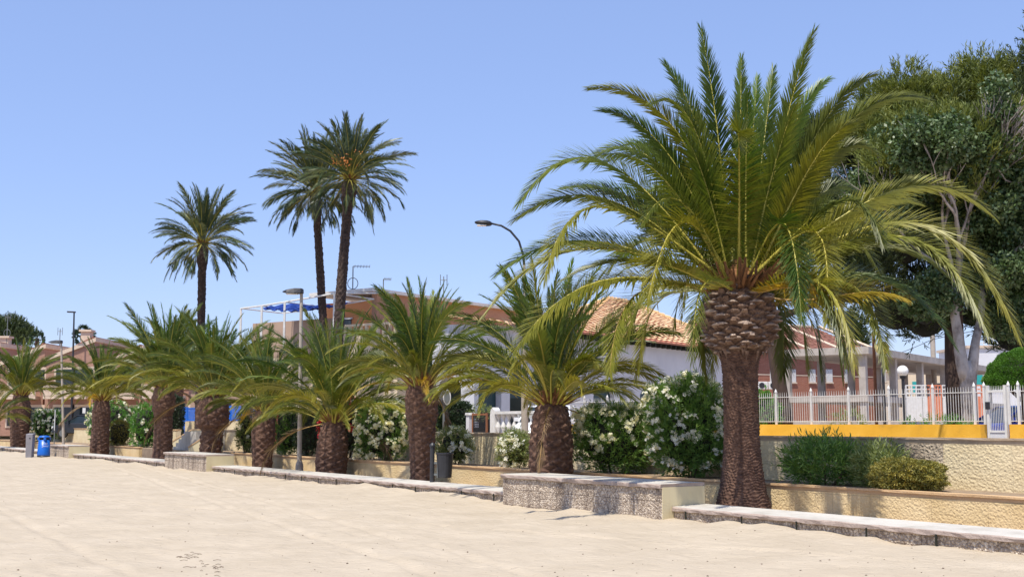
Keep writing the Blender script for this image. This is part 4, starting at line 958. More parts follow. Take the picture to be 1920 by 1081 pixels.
# ------------------------------------------------------------------ unfinished concrete frame
Yf = 62; f = frame(1626, Yf, (.573, .82), (-.82, .573)); T = thing('concrete_frame', f(0, 0, G0), 'unfinished concrete building frame of slabs and bare columns', 'building')
zt = hz(650, 1626, Yf); zm = hz(741, 1626, Yf)
mb = MB(); fbox(mb, f, -.3, 31, -.3, 4.7, zt - .38, zt); mb.build('roof_slab', M['concrete'], T)
mb = MB(); fbox(mb, f, -.1, 31, -.1, 4.6, zm - .32, zm); mb.build('floor_slab', M['concrete'], T)
def column(t_, d_, z0, z1, w=.36):
    mb = MB(); fbox(mb, f, t_, t_ + w, d_, d_ + w, z0, z1); mb.build('column', M['concrete'], T)
for t_ in (0, 5.2, 10.4, 15.6, 21.5, 27.5):
    for d_ in (0, 4.2):
        column(t_, d_, zm, zt - .38); column(t_, d_, G0, zm - .32)
# posts around it
def simple_post(x, y0, Y, r, m, label, nm='pole', ybase=None, cat='pole'):
    b = at(x, y0, Y); a = Vector((b.x, b.y, G0)); T2 = thing(nm, a, label, cat); mb = MB(); mb.tube([a, b], r, 10); mb.lathe(a, [(r * 1.8, 0), (r * 1.8, .12), (r, .16)], 10); mb.build('shaft', M[m], T2); return T2, b
simple_post(1637.5, 622, 40, .055, 'rust', 'rusty brown steel pole rising in front of the concrete frame')
simple_post(1748, 622, 80, .17, 'pole_conc', 'concrete utility pole standing beyond the flat concrete roof', 'utility_pole')
mb = MB(); a, b = at(1560, 678, 80), at(1748, 636, 80); c_ = at(1800, 640, 60)
mb.tube([a.lerp(b, k / 12) - Vector((0, 0, .5 * math.sin(math.pi * k / 12))) for k in range(13)], .02, 5); mb.tube([b, at(1850, 615, 75)], .02, 5)
tagp(mb.build('overhead_wire', M['dark_metal'], org=b), 'thin black wire slung from the concrete utility pole', 'wire')
for (x, y, Y, g, rr_, lab, yb) in ((1692.5, 695, 30, 'globe', 10.5, 'white globe garden lamp on a dark post behind the railing', 0), (1654, 652, 33, 'globe_y', 13, 'yellowed globe lamp on a tall dark post behind hanging fronds', 0)):
    c = at(x, y, Y); rad = rr_ * Y / 2214; T2 = thing('globe_lamp', (c.x, c.y, G0), lab, 'lamp', 'globe lamps in the garden')
    mb = MB(); mb.lathe((c.x, c.y, G0), [(.09, 0), (.09, .15), (.045, .25), (.04, c.z - G0 - rad * 1.5), (.07, c.z - G0 - rad * 1.3), (.08, c.z - G0 - rad * .9)], 12); mb.build('post', M['dark_metal'], T2)
    mb = MB(); mb.lathe(c, [(rad * math.sin(q), -rad * math.cos(q)) for q in [math.pi * k / 14 for k in range(1, 14)]], 24); mb.build('globe', M[g], T2, smooth=True)
# far buildings on the right
def block(x0, x1, ytop, Y, m, label, wins=(), dep=8):
    a, b = at(x0, 795, Y), at(x1, 795, Y); z = hz(ytop, (x0 + x1) / 2, Y); T = thing('distant_house', (a.x, Y, G0), label, 'house')
    mb = MB(); mb.box((a.x, Y, G0), (b.x - a.x, 0, 0), (0, dep, 0), (0, 0, z - G0)); mb.build('wall', M[m], T)
    mb = MB(); mb.box((a.x - .2, Y - .2, z), (b.x - a.x + .4, 0, 0), (0, dep + .4, 0), (0, 0, .25)); mb.build('roof_edge', M['trim'], T)
    for (wx0, wx1, wy0, wy1, wm) in wins:
        p, q = at(wx0, wy1, Y), at(wx1, wy0, Y); mb = MB(); mb.box((p.x, Y - .06, p.z), (q.x - p.x, 0, 0), (0, .05, 0), (0, 0, q.z - p.z)); mb.build('window', M[wm], T)
block(1700, 1782, 692, 110, 'cream_w', 'cream house seen through the concrete columns', [(1711, 1720, 715, 735, 'teal'), (1752, 1766, 718, 740, 'glass')])
block(1822, 1990, 652, 115, 'white_wall', 'white house with roof railings far behind the pale trunk', [(1830, 1842, 700, 720, 'teal'), (1870, 1884, 665, 680, 'glass')])
mb = MB(); 
for k in range(9):
    p = at(1836 + 9 * k, 652, 115); mb.tube([p, p + Vector((0, 0, 1.3))], .05, 5)
a, b = at(1836, 652, 115), at(1910, 652, 115)
for z in (.5, .9, 1.3): mb.tube([a + Vector((0, 0, z)), b + Vector((0, 0, z))], .04, 5)
mb.build('roof_railing', M['white'], bpy.data.objects['distant_house.001'])
T = thing('block_screen', at(1750, 795, 52), 'low screen of terracotta and white hollow blocks behind the railing', 'garden wall')
for k, (x0, x1, m) in enumerate(((1700, 1728, 'white'), (1730, 1738, 'white'), (1739, 1752, 'terracotta'), (1754, 1765, 'terracotta'), (1768, 1790, 'white'), (1822, 1841, 'terracotta'))):
    Y = 52; a, b = at(x0, 745, Y), at(x1, 722, Y); mb = MB(); mb.box((a.x, Y, G0), (b.x - a.x, 0, 0), (0, .15, 0), (0, 0, a.z - G0))
    nx = max(2, int((b.x - a.x) / .2)); 
    for i in range(nx + 1): mb.box((a.x + (b.x - a.x) * i / nx - .02, Y + .02, a.z), (.04, 0, 0), (0, .1, 0), (0, 0, b.z - a.z))
    for j in range(4): mb.box((a.x, Y + .025, a.z + (b.z - a.z) * j / 3.2 + .01), (b.x - a.x, 0, 0), (0, .09, 0), (0, 0, .05))
    mb.build('block_panel', M[m], T)
# pale retaining bits and clutter behind the railing
T = thing('garden_wall', at(1600, 795, 48), 'low dark stone garden wall behind the railing', 'garden wall'); a, b = at(1440, 795, 48), at(1840, 795, 48)
mb = MB(); mb.box((a.x, 48, G0), (b.x - a.x, 0, 0), (0, .3, 0), (0, 0, 1.0)); mb.build('wall', M['concrete'], T)
# ------------------------------------------------------------------ balustrade, dark gate and mirror by the hedge
VB = 20.6; T = thing('balustrade', uv(u_at(985, VB), VB, G0), 'white concrete balustrade with oval openings in front of the white bungalow', 'balustrade')
ua, ub = u_at(1046, VB), u_at(930, VB); zb_, zt_ = G0 + .35, 1.93
mb = MB(); mb.uvbox(ua, ub, VB, VB + .2, G0, zb_); mb.build('plinth', M['white_wall'], T)
mb = MB(); mb.uvbox(ua, ub + .05, VB - .03, VB + .23, zt_, zt_ + .09); mb.build('top_rail', M['white'], T)
n = 11
for k in range(n + 1):
    u = ua + (ub - ua) * (k) / n; c = uv(u, VB + .1, zb_); h = zt_ - zb_; mb = MB()
    mb.lathe(c, [(.11, 0), (.10, .04), (.035, h * .22), (.035, h * .28), (.10, h * .47), (.10, h * .53), (.035, h * .72), (.035, h * .78), (.10, h - .04), (.11, h - .003)], 10); mb.build('baluster', M['white'], T, smooth=True)
mb = MB(); c = uv(u_at(924, VB), VB + .1, G0); mb.prism([c + uv(a_, -.12, z_) for a_, z_ in ((-.14, 0), (.14, 0), (.14, 1.15), (.10, 1.32), (0, 1.40), (-.10, 1.32), (-.14, 1.15))], uv(0, .24)); mb.build('end_pier', M['white'], T)
T = thing('metal_gate', uv(u_at(897, VB), VB, G0), 'dark brown lattice gate beside the clipped hedge', 'gate'); ua, ub = u_at(910, VB), u_at(884, VB)
mb = MB(); mb.uvbox(ua, ub, VB + .04, VB + .08, 1.9, 1.96); mb.uvbox(ua, ub, VB + .04, VB + .08, G0 + .05, G0 + .12)
for u in (ua, ub): mb.uvbox(u - .03, u + .03, VB + .03, VB + .09, G0, 1.98)
mb.build('gate_frame', M['rust'], T)
mb = MB(); mb.uvbox(ua + .03, ub - .03, VB + .08, VB + .09, G0 + .1, 1.5)
k = ua + .05
while k < ub: mb.uvbox(k, k + .03, VB + .045, VB + .055, G0 + .12, 1.9); k += .085
z = G0 + .2
while z < 1.9: mb.uvbox(ua + .03, ub - .03, VB + .056, VB + .066, z, z + .025); z += .085
mb.build('lattice', M['dark_metal'], T)
T = thing('gate_pier', uv(u_at(879, VB), VB, G0), 'whitewashed pier between the clipped hedge and the dark gate', 'pier'); c = uv(u_at(879, VB), VB + .05, G0)
mb = MB(); mb.prism([c + uv(a_, -.1, z_) for a_, z_ in ((-.10, 0), (.10, 0), (.10, 1.16), (-.10, 1.16))], uv(0, .2)); mb.build('shaft', M['white_wall'], T)
mb = MB(); mb.prism([c + uv(a_, -.13, z_) for a_, z_ in ((-.13, 1.162), (.13, 1.162), (.10, 1.24), (-.10, 1.24))], uv(0, .26)); mb.build('cap', M['white'], T)
c = at(838, 744, 36); T = thing('traffic_mirror', (c.x, c.y, G0), 'round backed convex street mirror above the clipped hedge', 'mirror')
mb = MB(); mb.tube([(c.x - .1, c.y + .08, G0), (c.x - .1, c.y + .08, c.z)], .035, 8); mb.build('post', M['lamp_metal'], T)
mb = MB(); vs = []; 
def ell(c, a, b, th, m1): 
    mb = MB(); n = 20; pts = [Vector(c) + Vector((a * math.cos(2 * math.pi * k / n), 0, b * math.sin(2 * math.pi * k / n))) for k in range(n)]; mb.prism(pts, (0, th, 0)); return mb
ell(c, .12, .24, .05, 0).build('frame', M['white'], T); ell(c - Vector((0, .012, 0)), .09, .20, .01, 0).build('mirror_face', M['lamp_metal'], T)
# ------------------------------------------------------------------ street lamps
def flat_lamp(xb, v, xh, yh, label, hw=36):
    Z = y_at(xb, v); b = uv(u_at(xb, v), v, .06); h = at(xh + hw * .45, yh + 8, Z); T = thing('street_lamp', b, label, 'street lamp', 'street lamps along the beach wall')
    mb = MB(); mb.tube([b, b.lerp(h, .3)], [.075, .072], 12); mb.tube([b.lerp(h, .3), h], [.066, .05], 12); mb.lathe(b, [(.13, 0), (.12, .3), (.078, .42)], 12); mb.build('post', M['pole_conc'], T)
    s = Z / 2214; L = hw * s; c = h + Vector((0, 0, .05)); mb = MB()
    xs = [(.06, .10, .09), (0, .16, .11), (-.35 * L, .20, .11), (-.75 * L, .17, .07), (-L, .06, .02)]; vs = []
    for (dx, w, t_) in xs:
        vs += [c + Vector((dx, -w, -t_ * .5)), c + Vector((dx, w, -t_ * .5)), c + Vector((dx, w * .7, t_)), c + Vector((dx, -w * .7, t_))]
    fs = [(0, 1, 2, 3), (16, 19, 18, 17)] + [(i * 4 + j, (i + 1) * 4 + j, (i + 1) * 4 + (j + 1) % 4, i * 4 + (j + 1) % 4) for i in range(4) for j in range(4)]
    mb.add(vs, fs); hd = mb.build('lamp_head', M['dark_metal'], T, bevel=.015)
    mb = MB(); mb.box(c + Vector((-L * .8, -.12, -.075)), (L * .6, 0, 0), (0, .24, 0), (0, 0, .03)); mb.build('lens', M['clear'], hd)
flat_lamp(563, 14.6, 549, 542, 'street lamp with a flat oval head on a leaning post near the barrel trunked palm', 36)
flat_lamp(122, 14.6, 104, 635, 'street lamp with a flat dark head beside the white oleander at the left', 24)
b = at(134, 795, 86); b.z = G0; h = at(139, 585, 86); T = thing('street_lamp', b, 'tall thin dark lamp post with a slim hooked head over the brick townhouses', 'street lamp', 'street lamps along the beach wall')
mb = MB(); mb.tube([b, h], [.09, .055], 10); mb.build('post', M['dark_metal'], T); mb = MB(); mb.box(h + Vector((-.5, -.12, -.02)), (.6, 0, -.02), (0, .24, 0), (0, 0, .1)); mb.build('lamp_head', M['dark_metal'], T, bevel=.02)
Yl = 33.0; b = at(984, 795, Yl); b.z = G0; T = thing('street_lamp', b, 'tall street lamp with a long curved arm, rising left of the biggest palm', 'street lamp', 'street lamps along the beach wall')
j = at(983, 497, Yl); mb = MB(); mb.tube([b, (b.x, b.y, b.z + 2.0)], .10, 12); mb.tube([(b.x, b.y, b.z + 2.0), at(983.5, 600, Yl), j], [.055, .045, .035], 12); mb.build('post', M['pole_conc'], T)
mb = MB(); mb.tube([j, at(981, 478, Yl), at(973, 452, Yl), at(957, 433, Yl), at(940, 423, Yl), at(922, 419, Yl)], [.035, .034, .033, .032, .03, .028], 10); arm = mb.build('curved_arm', M['dark_metal'], T, smooth=True)
c = at(906, 418, Yl); mb = MB(); vs = []; Lh = 16.5 * Yl / 2214; prof = [(-1, .02, .015), (-.85, .08, .04), (-.3, .13, .075), (.4, .15, .085), (.8, .11, .07), (1, .05, .04)]; n = 10
for (fx, w, t_) in prof:
    for k in range(n): q = 2 * math.pi * k / n; vs.append(c + Vector((fx * Lh, w * math.cos(q), t_ * math.sin(q) - .02 * fx)))
fs = [(i * n + k, i * n + (k + 1) % n, (i + 1) * n + (k + 1) % n, (i + 1) * n + k) for i in range(5) for k in range(n)] + [tuple(range(n)), tuple(range(5 * n, 6 * n))]
mb.add(vs, fs); hd = mb.build('lamp_head', M['dark_metal'], T, smooth=True)
mb = MB(); mb.box(c + Vector((-Lh * .7, -.09, -.085)), (Lh * 1.1, 0, 0), (0, .18, 0), (0, 0, .03)); mb.build('lens', M['clear'], hd)
# ------------------------------------------------------------------ litter bin, blue bin, grey box, signs
zc = .245; b = uv(u_at(811, 13.85), 13.85, zc); T = thing('litter_bin', b, 'dark grey litter bin hung on a short post on the kerb cap', 'litter bin')
s = y_at(811, 13.85) / 2214; hp = (895 - 823) * s
mb = MB(); mb.lathe(b, [(.06, 0), (.055, .02), (.055, hp - .1), (.07, hp - .09), (.07, hp - .05), (.03, hp), (.005, hp + .015)], 14); mb.build('post', M['dark_metal'], T)
c = b + Vector((.30, -.02, .10)); mb = MB(); hb = 46 * s; w0, w1 = .165, .20; n = 18
prof = [(w0 * .9, 0), (w0, .02), (w1, hb - .04), (w1 + .015, hb - .03), (w1 + .015, hb), (w1 - .01, hb), (w1 - .015, hb - .05), (w0 - .02, .05)]
mb.lathe(c, prof, n); mb.build('bucket', M['dark_metal'], T)
mb = MB()
for z in (.15, .42): mb.box(b + Vector((.04, -.03, z)), (.12, 0, 0), (0, .06, 0), (0, 0, .05))
mb.box(b + Vector((.115, -.06, .10)), (.02, 0, 0), (0, .12, 0), (0, 0, hb - .02)); mb.build('bracket', M['lamp_metal'], T)
Zb = 57.5; b = at(81.5, 859, Zb); b.z = .0; T = thing('blue_bin', b, 'round blue plastic bin with white lettering standing on the sand', 'bin'); s = Zb / 2214; r = 11.5 * s; h = 41 * s
mb = MB(); mb.lathe(b, [(r * .98, .001), (r, .10)], 28); mb.build('base_ring', M['dark_metal'], T, smooth=True)
mb = MB(); n = 28; mb.lathe(b, [(r * .99, .10), (r * 1.0, .16), (r * .88, h * .80)], n); mb.build('body', M['bin_blue'], T, smooth=True)
mb = MB(); mb.lathe(b, [(r * .74, h * .80), (r * .74, h * .90)], n); mb.build('slot', M['core'], T)
mb = MB(); mb.lathe(b, [(r * .89, h * .90), (r * .88, h * .94), (r * .70, h * .985), (r * .2, h)], n); mb.build('lid', M['bin_blue'], T, smooth=True)
mb = MB()
for k in range(4):
    a_ = k * math.pi / 2 + .5; p = b + Vector((math.cos(a_) * r * .82, math.sin(a_) * r * .82, h * .79)); mb.box(p - Vector((.05, .05, 0)), (.1, 0, 0), (0, .1, 0), (0, 0, h * .12))
mb.build('lid_support', M['bin_blue'], T)
def lettering(txt, c, size, parent, m, rz, name='lettering', rx=90, cyl=None):
    cu = bpy.data.curves.new(name, 'FONT'); cu.body = txt; cu.size = size; cu.align_x = 'CENTER'; cu.extrude = .002; o = bpy.data.objects.new(name, cu); COL.objects.link(o)
    o.rotation_euler = (R(rx), 0, rz); bpy.context.view_layer.update(); dg = bpy.context.evaluated_depsgraph_get(); me = bpy.data.meshes.new_from_object(o.evaluated_get(dg)); mw = o.matrix_basis.copy(); bpy.data.objects.remove(o)
    me.transform(mw)
    for v_ in me.vertices:
        p = v_.co + Vector(c)
        if cyl: 
            (cx, cy), rad = cyl; d = Vector((p.x - cx, p.y - cy)); a0 = math.atan2(c[1] - cy, c[0] - cx); tdir = Vector((-math.sin(a0), math.cos(a0))); off = (Vector((p.x - c[0], p.y - c[1]))).dot(tdir); a1 = a0 + off / rad; rr_ = rad + (0.004)
            p = Vector((cx + math.cos(a1) * rr_, cy + math.sin(a1) * rr_, p.z))
        v_.co = p - ORG[parent.name]
    me.materials.clear(); me.materials.append(M[m]); o = link(name, me, parent); return o
fd = Vector((-b.x, -b.y, 0)).normalized(); lat = Vector((-fd.y, fd.x, 0)); cc = b + (fd + lat * .25).normalized() * (r * .97)
rz = math.atan2(fd.x, -fd.y)
lettering('San', cc + Vector((0, 0, h * .60)), .15, T, 'ink', rz, cyl=((b.x, b.y), r * .955)); lettering('Javier', cc + Vector((0, 0, h * .49)), .15, T, 'ink', rz, cyl=((b.x, b.y), r * .975))
b = at(55.5, 859, Zb); b.z = 0; T = thing('grey_box', b, 'narrow grey metal post box on the sand left of the blue bin', 'cabinet'); w = 6.5 * s; h = 45 * s
mb = MB(); mb.add([b + Vector(p) for p in ((-w * .85, -w, 0), (w * .85, -w, 0), (w * .85, w, 0), (-w * .85, w, 0), (-w, -w, h * .97), (w, -w, h * .97), (w, w, h), (-w, w, h))], [(3, 2, 1, 0), (4, 5, 6, 7), (0, 1, 5, 4), (1, 2, 6, 5), (2, 3, 7, 6), (3, 0, 4, 7)]); mb.build('cabinet', M['bin_grey'], T, bevel=.015)
mb = MB(); mb.lathe((0, 0, 0), [(.035, 0), (.035, .015)], 10); q = b + Vector((.04, -w * 1.0, h * .80))
for v_ in mb.v: v_.x, v_.y, v_.z = q.x + v_.x, q.y - v_.z, q.z + v_.y
mb.build('lock', M['dark_metal'], T)
b = uv(u_at(103, 14.5), 14.5, .06); Z = b.y; T = thing('sign_post', b, 'narrow white board on a thin grey post between bin and street lamp', 'sign'); z0, z1 = at(104, 806, Z).z, at(104, 768, Z).z
mb = MB(); mb.tube([b, (b.x, b.y, z1)], .03, 8); mb.build('post', M['lamp_metal'], T); mb = MB(); mb.box((b.x - .02, b.y - .05, z0), (.13, -.3, 0), (.02, .01, 0), (0, 0, z1 - z0)); mb.build('board', M['green_sign'], T)
for k, (x, y0, y1, Y) in enumerate(((95.5, 766, 774, 80), (157.5, 764, 774, 80))):
    a, c = at(x, y1, Y), at(x, y0, Y); T = thing('wall_sign', (a.x, Y, G0), ('small white sign above the round white oleander', 'small white sign above the dark parked car')[k], 'sign', 'small signs on posts')
    mb = MB(); mb.tube([(a.x, Y + .03, G0), (a.x, Y + .03, c.z)], .03, 6); mb.build('post', M['lamp_metal'], T); mb = MB(); mb.box((a.x - .1, Y - .02, a.z), (.2, 0, 0), (0, .02, 0), (0, 0, c.z - a.z)); mb.build('board', M['green_sign'], T)
# ------------------------------------------------------------------ cars
def car(loc, rz, paint, label):
    T = thing('parked_car', loc, label, 'car', 'parked cars on the street'); L, W, H = 4.1, 1.72, 1.46; cz, sz = math.cos(rz), math.sin(rz)
    def w(x, y, z): return Vector((loc[0] + x * cz - y * sz, loc[1] + x * sz + y * cz, loc[2] + z))
    low = [(-2.05, .30), (-2.02, .62), (-1.85, .78), (-1.05, .93), (1.55, .96), (1.95, .90), (2.05, .60), (2.03, .28)]
    mb = MB(); secs = []
    for sy in (-1, -.93, .93, 1):
        k = 1 if abs(sy) < .95 else .96; secs.append([w(x * k, sy * W / 2, .55 + (z - .55) * (1 if abs(sy) < .95 else .92)) for x, z in low])
    n = len(low); vs = [p for s_ in secs for p in s_]; fs = [(i * n + j, i * n + (j + 1) % n, (i + 1) * n + (j + 1) % n, (i + 1) * n + j) for i in range(3) for j in range(n)] + [tuple(range(n)), tuple(range(3 * n, 4 * n))]
    mb.add(vs, fs); mb.build('body', M[paint], T, bevel=.03)
    cab = [(-1.15, .92), (-.45, 1.38), (-.2, 1.44), (.95, 1.45), (1.25, 1.38), (1.75, .95)]
    mb = MB(); a = [w(x, -W / 2 * .80 if z > 1.2 else -W / 2 * .93, z) for x, z in cab]; b_ = [w(x, W / 2 * .80 if z > 1.2 else W / 2 * .93, z) for x, z in cab]; n = 6
    mb.add(a + b_, [tuple(range(n)), tuple(range(n, 2 * n))] + [(i, (i + 1) % n, (i + 1) % n + n, i + n) for i in range(n)]); mb.build('window', M['glass'], T)
    mb = MB(); a = [w(x, -W / 2 * .80, z + .015) for x, z in cab[1:5]]; b_ = [w(x, W / 2 * .80, z + .015) for x, z in cab[1:5]]; mb.add(a + b_, [(i, i + 1, i + 5, i + 4) for i in range(3)])
    for sy in (-1, 1):
        for (xa, za), (xb, zb) in (((-1.15, .93), (-.45, 1.39)), ((.25, .93), (.25, 1.46)), ((1.75, .95), (1.25, 1.39))): mb.tube([w(xa, sy * W / 2 * .935, za), w(xb, sy * W / 2 * .81, zb)], .04, 5)
        mb.tube([w(-.45, sy * W / 2 * .81, 1.40), w(1.25, sy * W / 2 * .81, 1.40)], .035, 5)
    mb.build('roof', M[paint], T)
    for sx in (-1.3, 1.25):
        for sy in (-1, 1):
            c = w(sx, sy * (W / 2 - .09), .31); ax = w(0, 1, 0) - w(0, 0, 0); mb = MB(); n = 20
            ex = Vector((cz, sz, 0)); pr = [c + ex * .31 * math.cos(2 * math.pi * k / n) + Vector((0, 0, .31 * math.sin(2 * math.pi * k / n))) - ax * .1 for k in range(n)]; mb.prism(pr, ax * .2); wh = mb.build('wheel', M['rubber'], T)
            mb = MB(); pr = [c + ex * .2 * math.cos(2 * math.pi * k / n) + Vector((0, 0, .2 * math.sin(2 * math.pi * k / n))) + ax * (sy * .102 - .01) for k in range(n)]; mb.prism(pr, ax * .02); mb.build('rim', M['lamp_metal'], wh)
    for sy in (-.62, .62):
        mb = MB(); mb.box(w(-2.07, sy - .15, .60), w(0, .3, 0) - w(0, 0, 0), w(.12, 0, 0) - w(0, 0, 0), (0, 0, .14)); mb.build('headlight', M['clear'], T)
        mb = MB(); mb.box(w(1.95, sy - .12, .62), w(0, .24, 0) - w(0, 0, 0), w(.12, 0, 0) - w(0, 0, 0), (0, 0, .2)); mb.build('tail_light', M['light_red'], T)
        mb = MB(); mb.box(w(-.95, sy * 1.48 - .08, .95), w(0, .16, 0) - w(0, 0, 0), w(.1, 0, 0) - w(0, 0, 0), (0, 0, .12)); mb.build('wing_mirror', M[paint], T)
P = at(167, 795, 74); car((P.x, P.y, G0), R(-8), 'car_dark', 'dark grey hatchback parked behind the cream wall left of the third palm')
P = at(1032, 795, 38); car((P.x, P.y, G0 - .0), R(78), 'car_white', 'white car parked beyond the wall behind the squat palm')
P = at(1917, 795, 38); car((P.x, P.y, G0), R(10), 'car_blue', 'bright blue car parked behind the white gate')
# white plastic chairs in the garden
def chair(x, Y, rz, label):
    P = at(x, 795, Y); P.z = G0; T = thing('garden_chair', P, label, 'chair', 'white plastic garden chairs'); cz, sz = math.cos(rz), math.sin(rz)
    def w(x, y, z): return P + Vector((x * cz - y * sz, x * sz + y * cz, z))
    def bx(x0, x1, y0, y1, z0, z1, nm):
        mb = MB(); mb.box(w(x0, y0, z0), w(x1, 0, 0) - w(x0, 0, 0), w(0, y1, 0) - w(0, y0, 0), (0, 0, z1 - z0)); mb.build(nm, M['white'], T)
    bx(-.23, .23, -.22, .22, .42, .46, 'seat'); bx(-.22, .22, .20, .24, .50, .95, 'backrest')
    for sx in (-.22, .19):
        for sy in (-.21, .18): bx(sx, sx + .035, sy, sy + .035, 0, .42, 'leg')
        bx(sx, sx + .04, -.2, .22, .64, .67, 'armrest')
chair(1714, 34, .3, 'white plastic garden chair behind the railing, just right of the white globe lamp'); chair(1735, 36, 2.4, 'white plastic garden chair left of the pale trunk, the farther one')
chair(1626, 34, 1.2, 'white plastic garden chair near the foot of the rusty pole'); chair(1072, 42, .5, 'white plastic garden chair beside the squat palm trunk'); chair(1085, 43, 2.0, 'second white garden chair right of the squat palm, in front of the bungalow')
# ------------------------------------------------------------------ the biggest palm, frond by frond
VP_ = 15.0
def pbase(x, v=VP_): return uv(u_at(x, v), v, .05)
hb = pbase(1390); YH = hb.y
T = thing('palm_tree', hb, 'biggest and nearest palm, tall bare trunk under a wide arching crown', 'palm tree', 'palms along the beach wall')
def zr(y): return at(1385, y, YH).z - .05
prof = [(0, .50), (zr(915), .40), (zr(890), .365), (zr(840), .32), (zr(760), .31), (zr(700), .31), (zr(678), .33), (zr(660), .38)]
V, F = trunk_mesh(prof, 'ring', depth=.05, seed=3, rowh=.09, nth=150); link('trunk', np_mesh('trunk', V, F, M['bark_palm']), T)
prof = [(zr(668), .30), (zr(662), .36), (zr(650), .50), (zr(632), .60), (zr(605), .645), (zr(575), .62), (zr(552), .52), (zr(535), .34)]
V, F = trunk_mesh(prof, 'boot', ncol=16, rowh=.08, depth=.21, seed=5, nth=210); link('leaf_bases', np_mesh('leaf_bases', V, F, [M['bark_boot'], M['bark_cut']], trunk_mesh.cut.astype(int)), T)
mb = MB(); g = random.Random(12)          # cut leaf stalks standing out of the swollen head
zs_ = [p[0] for p in prof]; rs_ = [p[1] for p in prof]
for k in range(9):
    z = zr(645) + (zr(540) - zr(645)) * k / 8; r = float(np.interp(z, zs_, rs_)); n = 15
    for q in range(n):
        a = 2 * math.pi * (q + .5 * (k % 2)) / n + g.uniform(-.08, .08); e = R(12 + 62 * (k / 8) ** 1.3 + g.uniform(-14, 14)); out = Vector((math.cos(a), math.sin(a), 0)); s = Vector((-math.sin(a), math.cos(a), 0))
        d = (out * math.cos(e) + Vector((0, 0, math.sin(e)))).normalized(); nn = d.cross(s).normalized(); l = g.uniform(.09, .19) * (1 + .8 * (k == 8)); w = g.uniform(.055, .085); th = g.uniform(.018, .032)
        p = Vector((hb.x, hb.y, hb.z - .05 + z + g.uniform(-.03, .03))) + out * (r - .06); t_ = p + d * l; t2 = p + d * (l * g.uniform(.72, .95))
        if nn.z < 0: nn = -nn
        vs = [p - s * w - nn * th, p + s * w - nn * th, p + s * w + nn * th, p - s * w + nn * th, t_ - s * w * .6 - nn * th * .8, t_ + s * w * .6 - nn * th * .8, t2 + s * w * .55 + nn * th, t2 - s * w * .55 + nn * th]
        mb.add(vs, [(0, 1, 5, 4), (1, 2, 6, 5), (3, 0, 4, 7)], 0); mb.add(vs, [(2, 3, 7, 6), ], 0); mb.add(vs, [(4, 5, 6, 7)], 1 if g.random() < .7 else 0)
for k in range(70):                        # torn fibre hanging under it
    a = g.uniform(0, 6.28); r = .40 + g.uniform(-.04, .12); p = Vector((hb.x + r * math.cos(a), hb.y + r * math.sin(a), hb.z - .05 + zr(650) + g.uniform(-.06, .10))); s = Vector((-math.sin(a), math.cos(a), 0)) * g.uniform(.02, .05); l = g.uniform(.06, .20); i_ = Vector((-math.cos(a), -math.sin(a), 0)) * l * .35
    mb.add([p - s, p + s, p + s * .3 + i_ - Vector((0, 0, l)), p + Vector((math.cos(a), math.sin(a), 0)) * .015], [(0, 1, 2), (0, 2, 3), (1, 3, 2)], 0)
mb.build('cut_stalks', [M['bark_boot'], M['bark_cut']], T)
HC = Vector((hb.x, hb.y, zr(548) + .05)); rr_ = np.random.default_rng(5)
fibre_core(T, HC, .46, .55, 4, n=130)
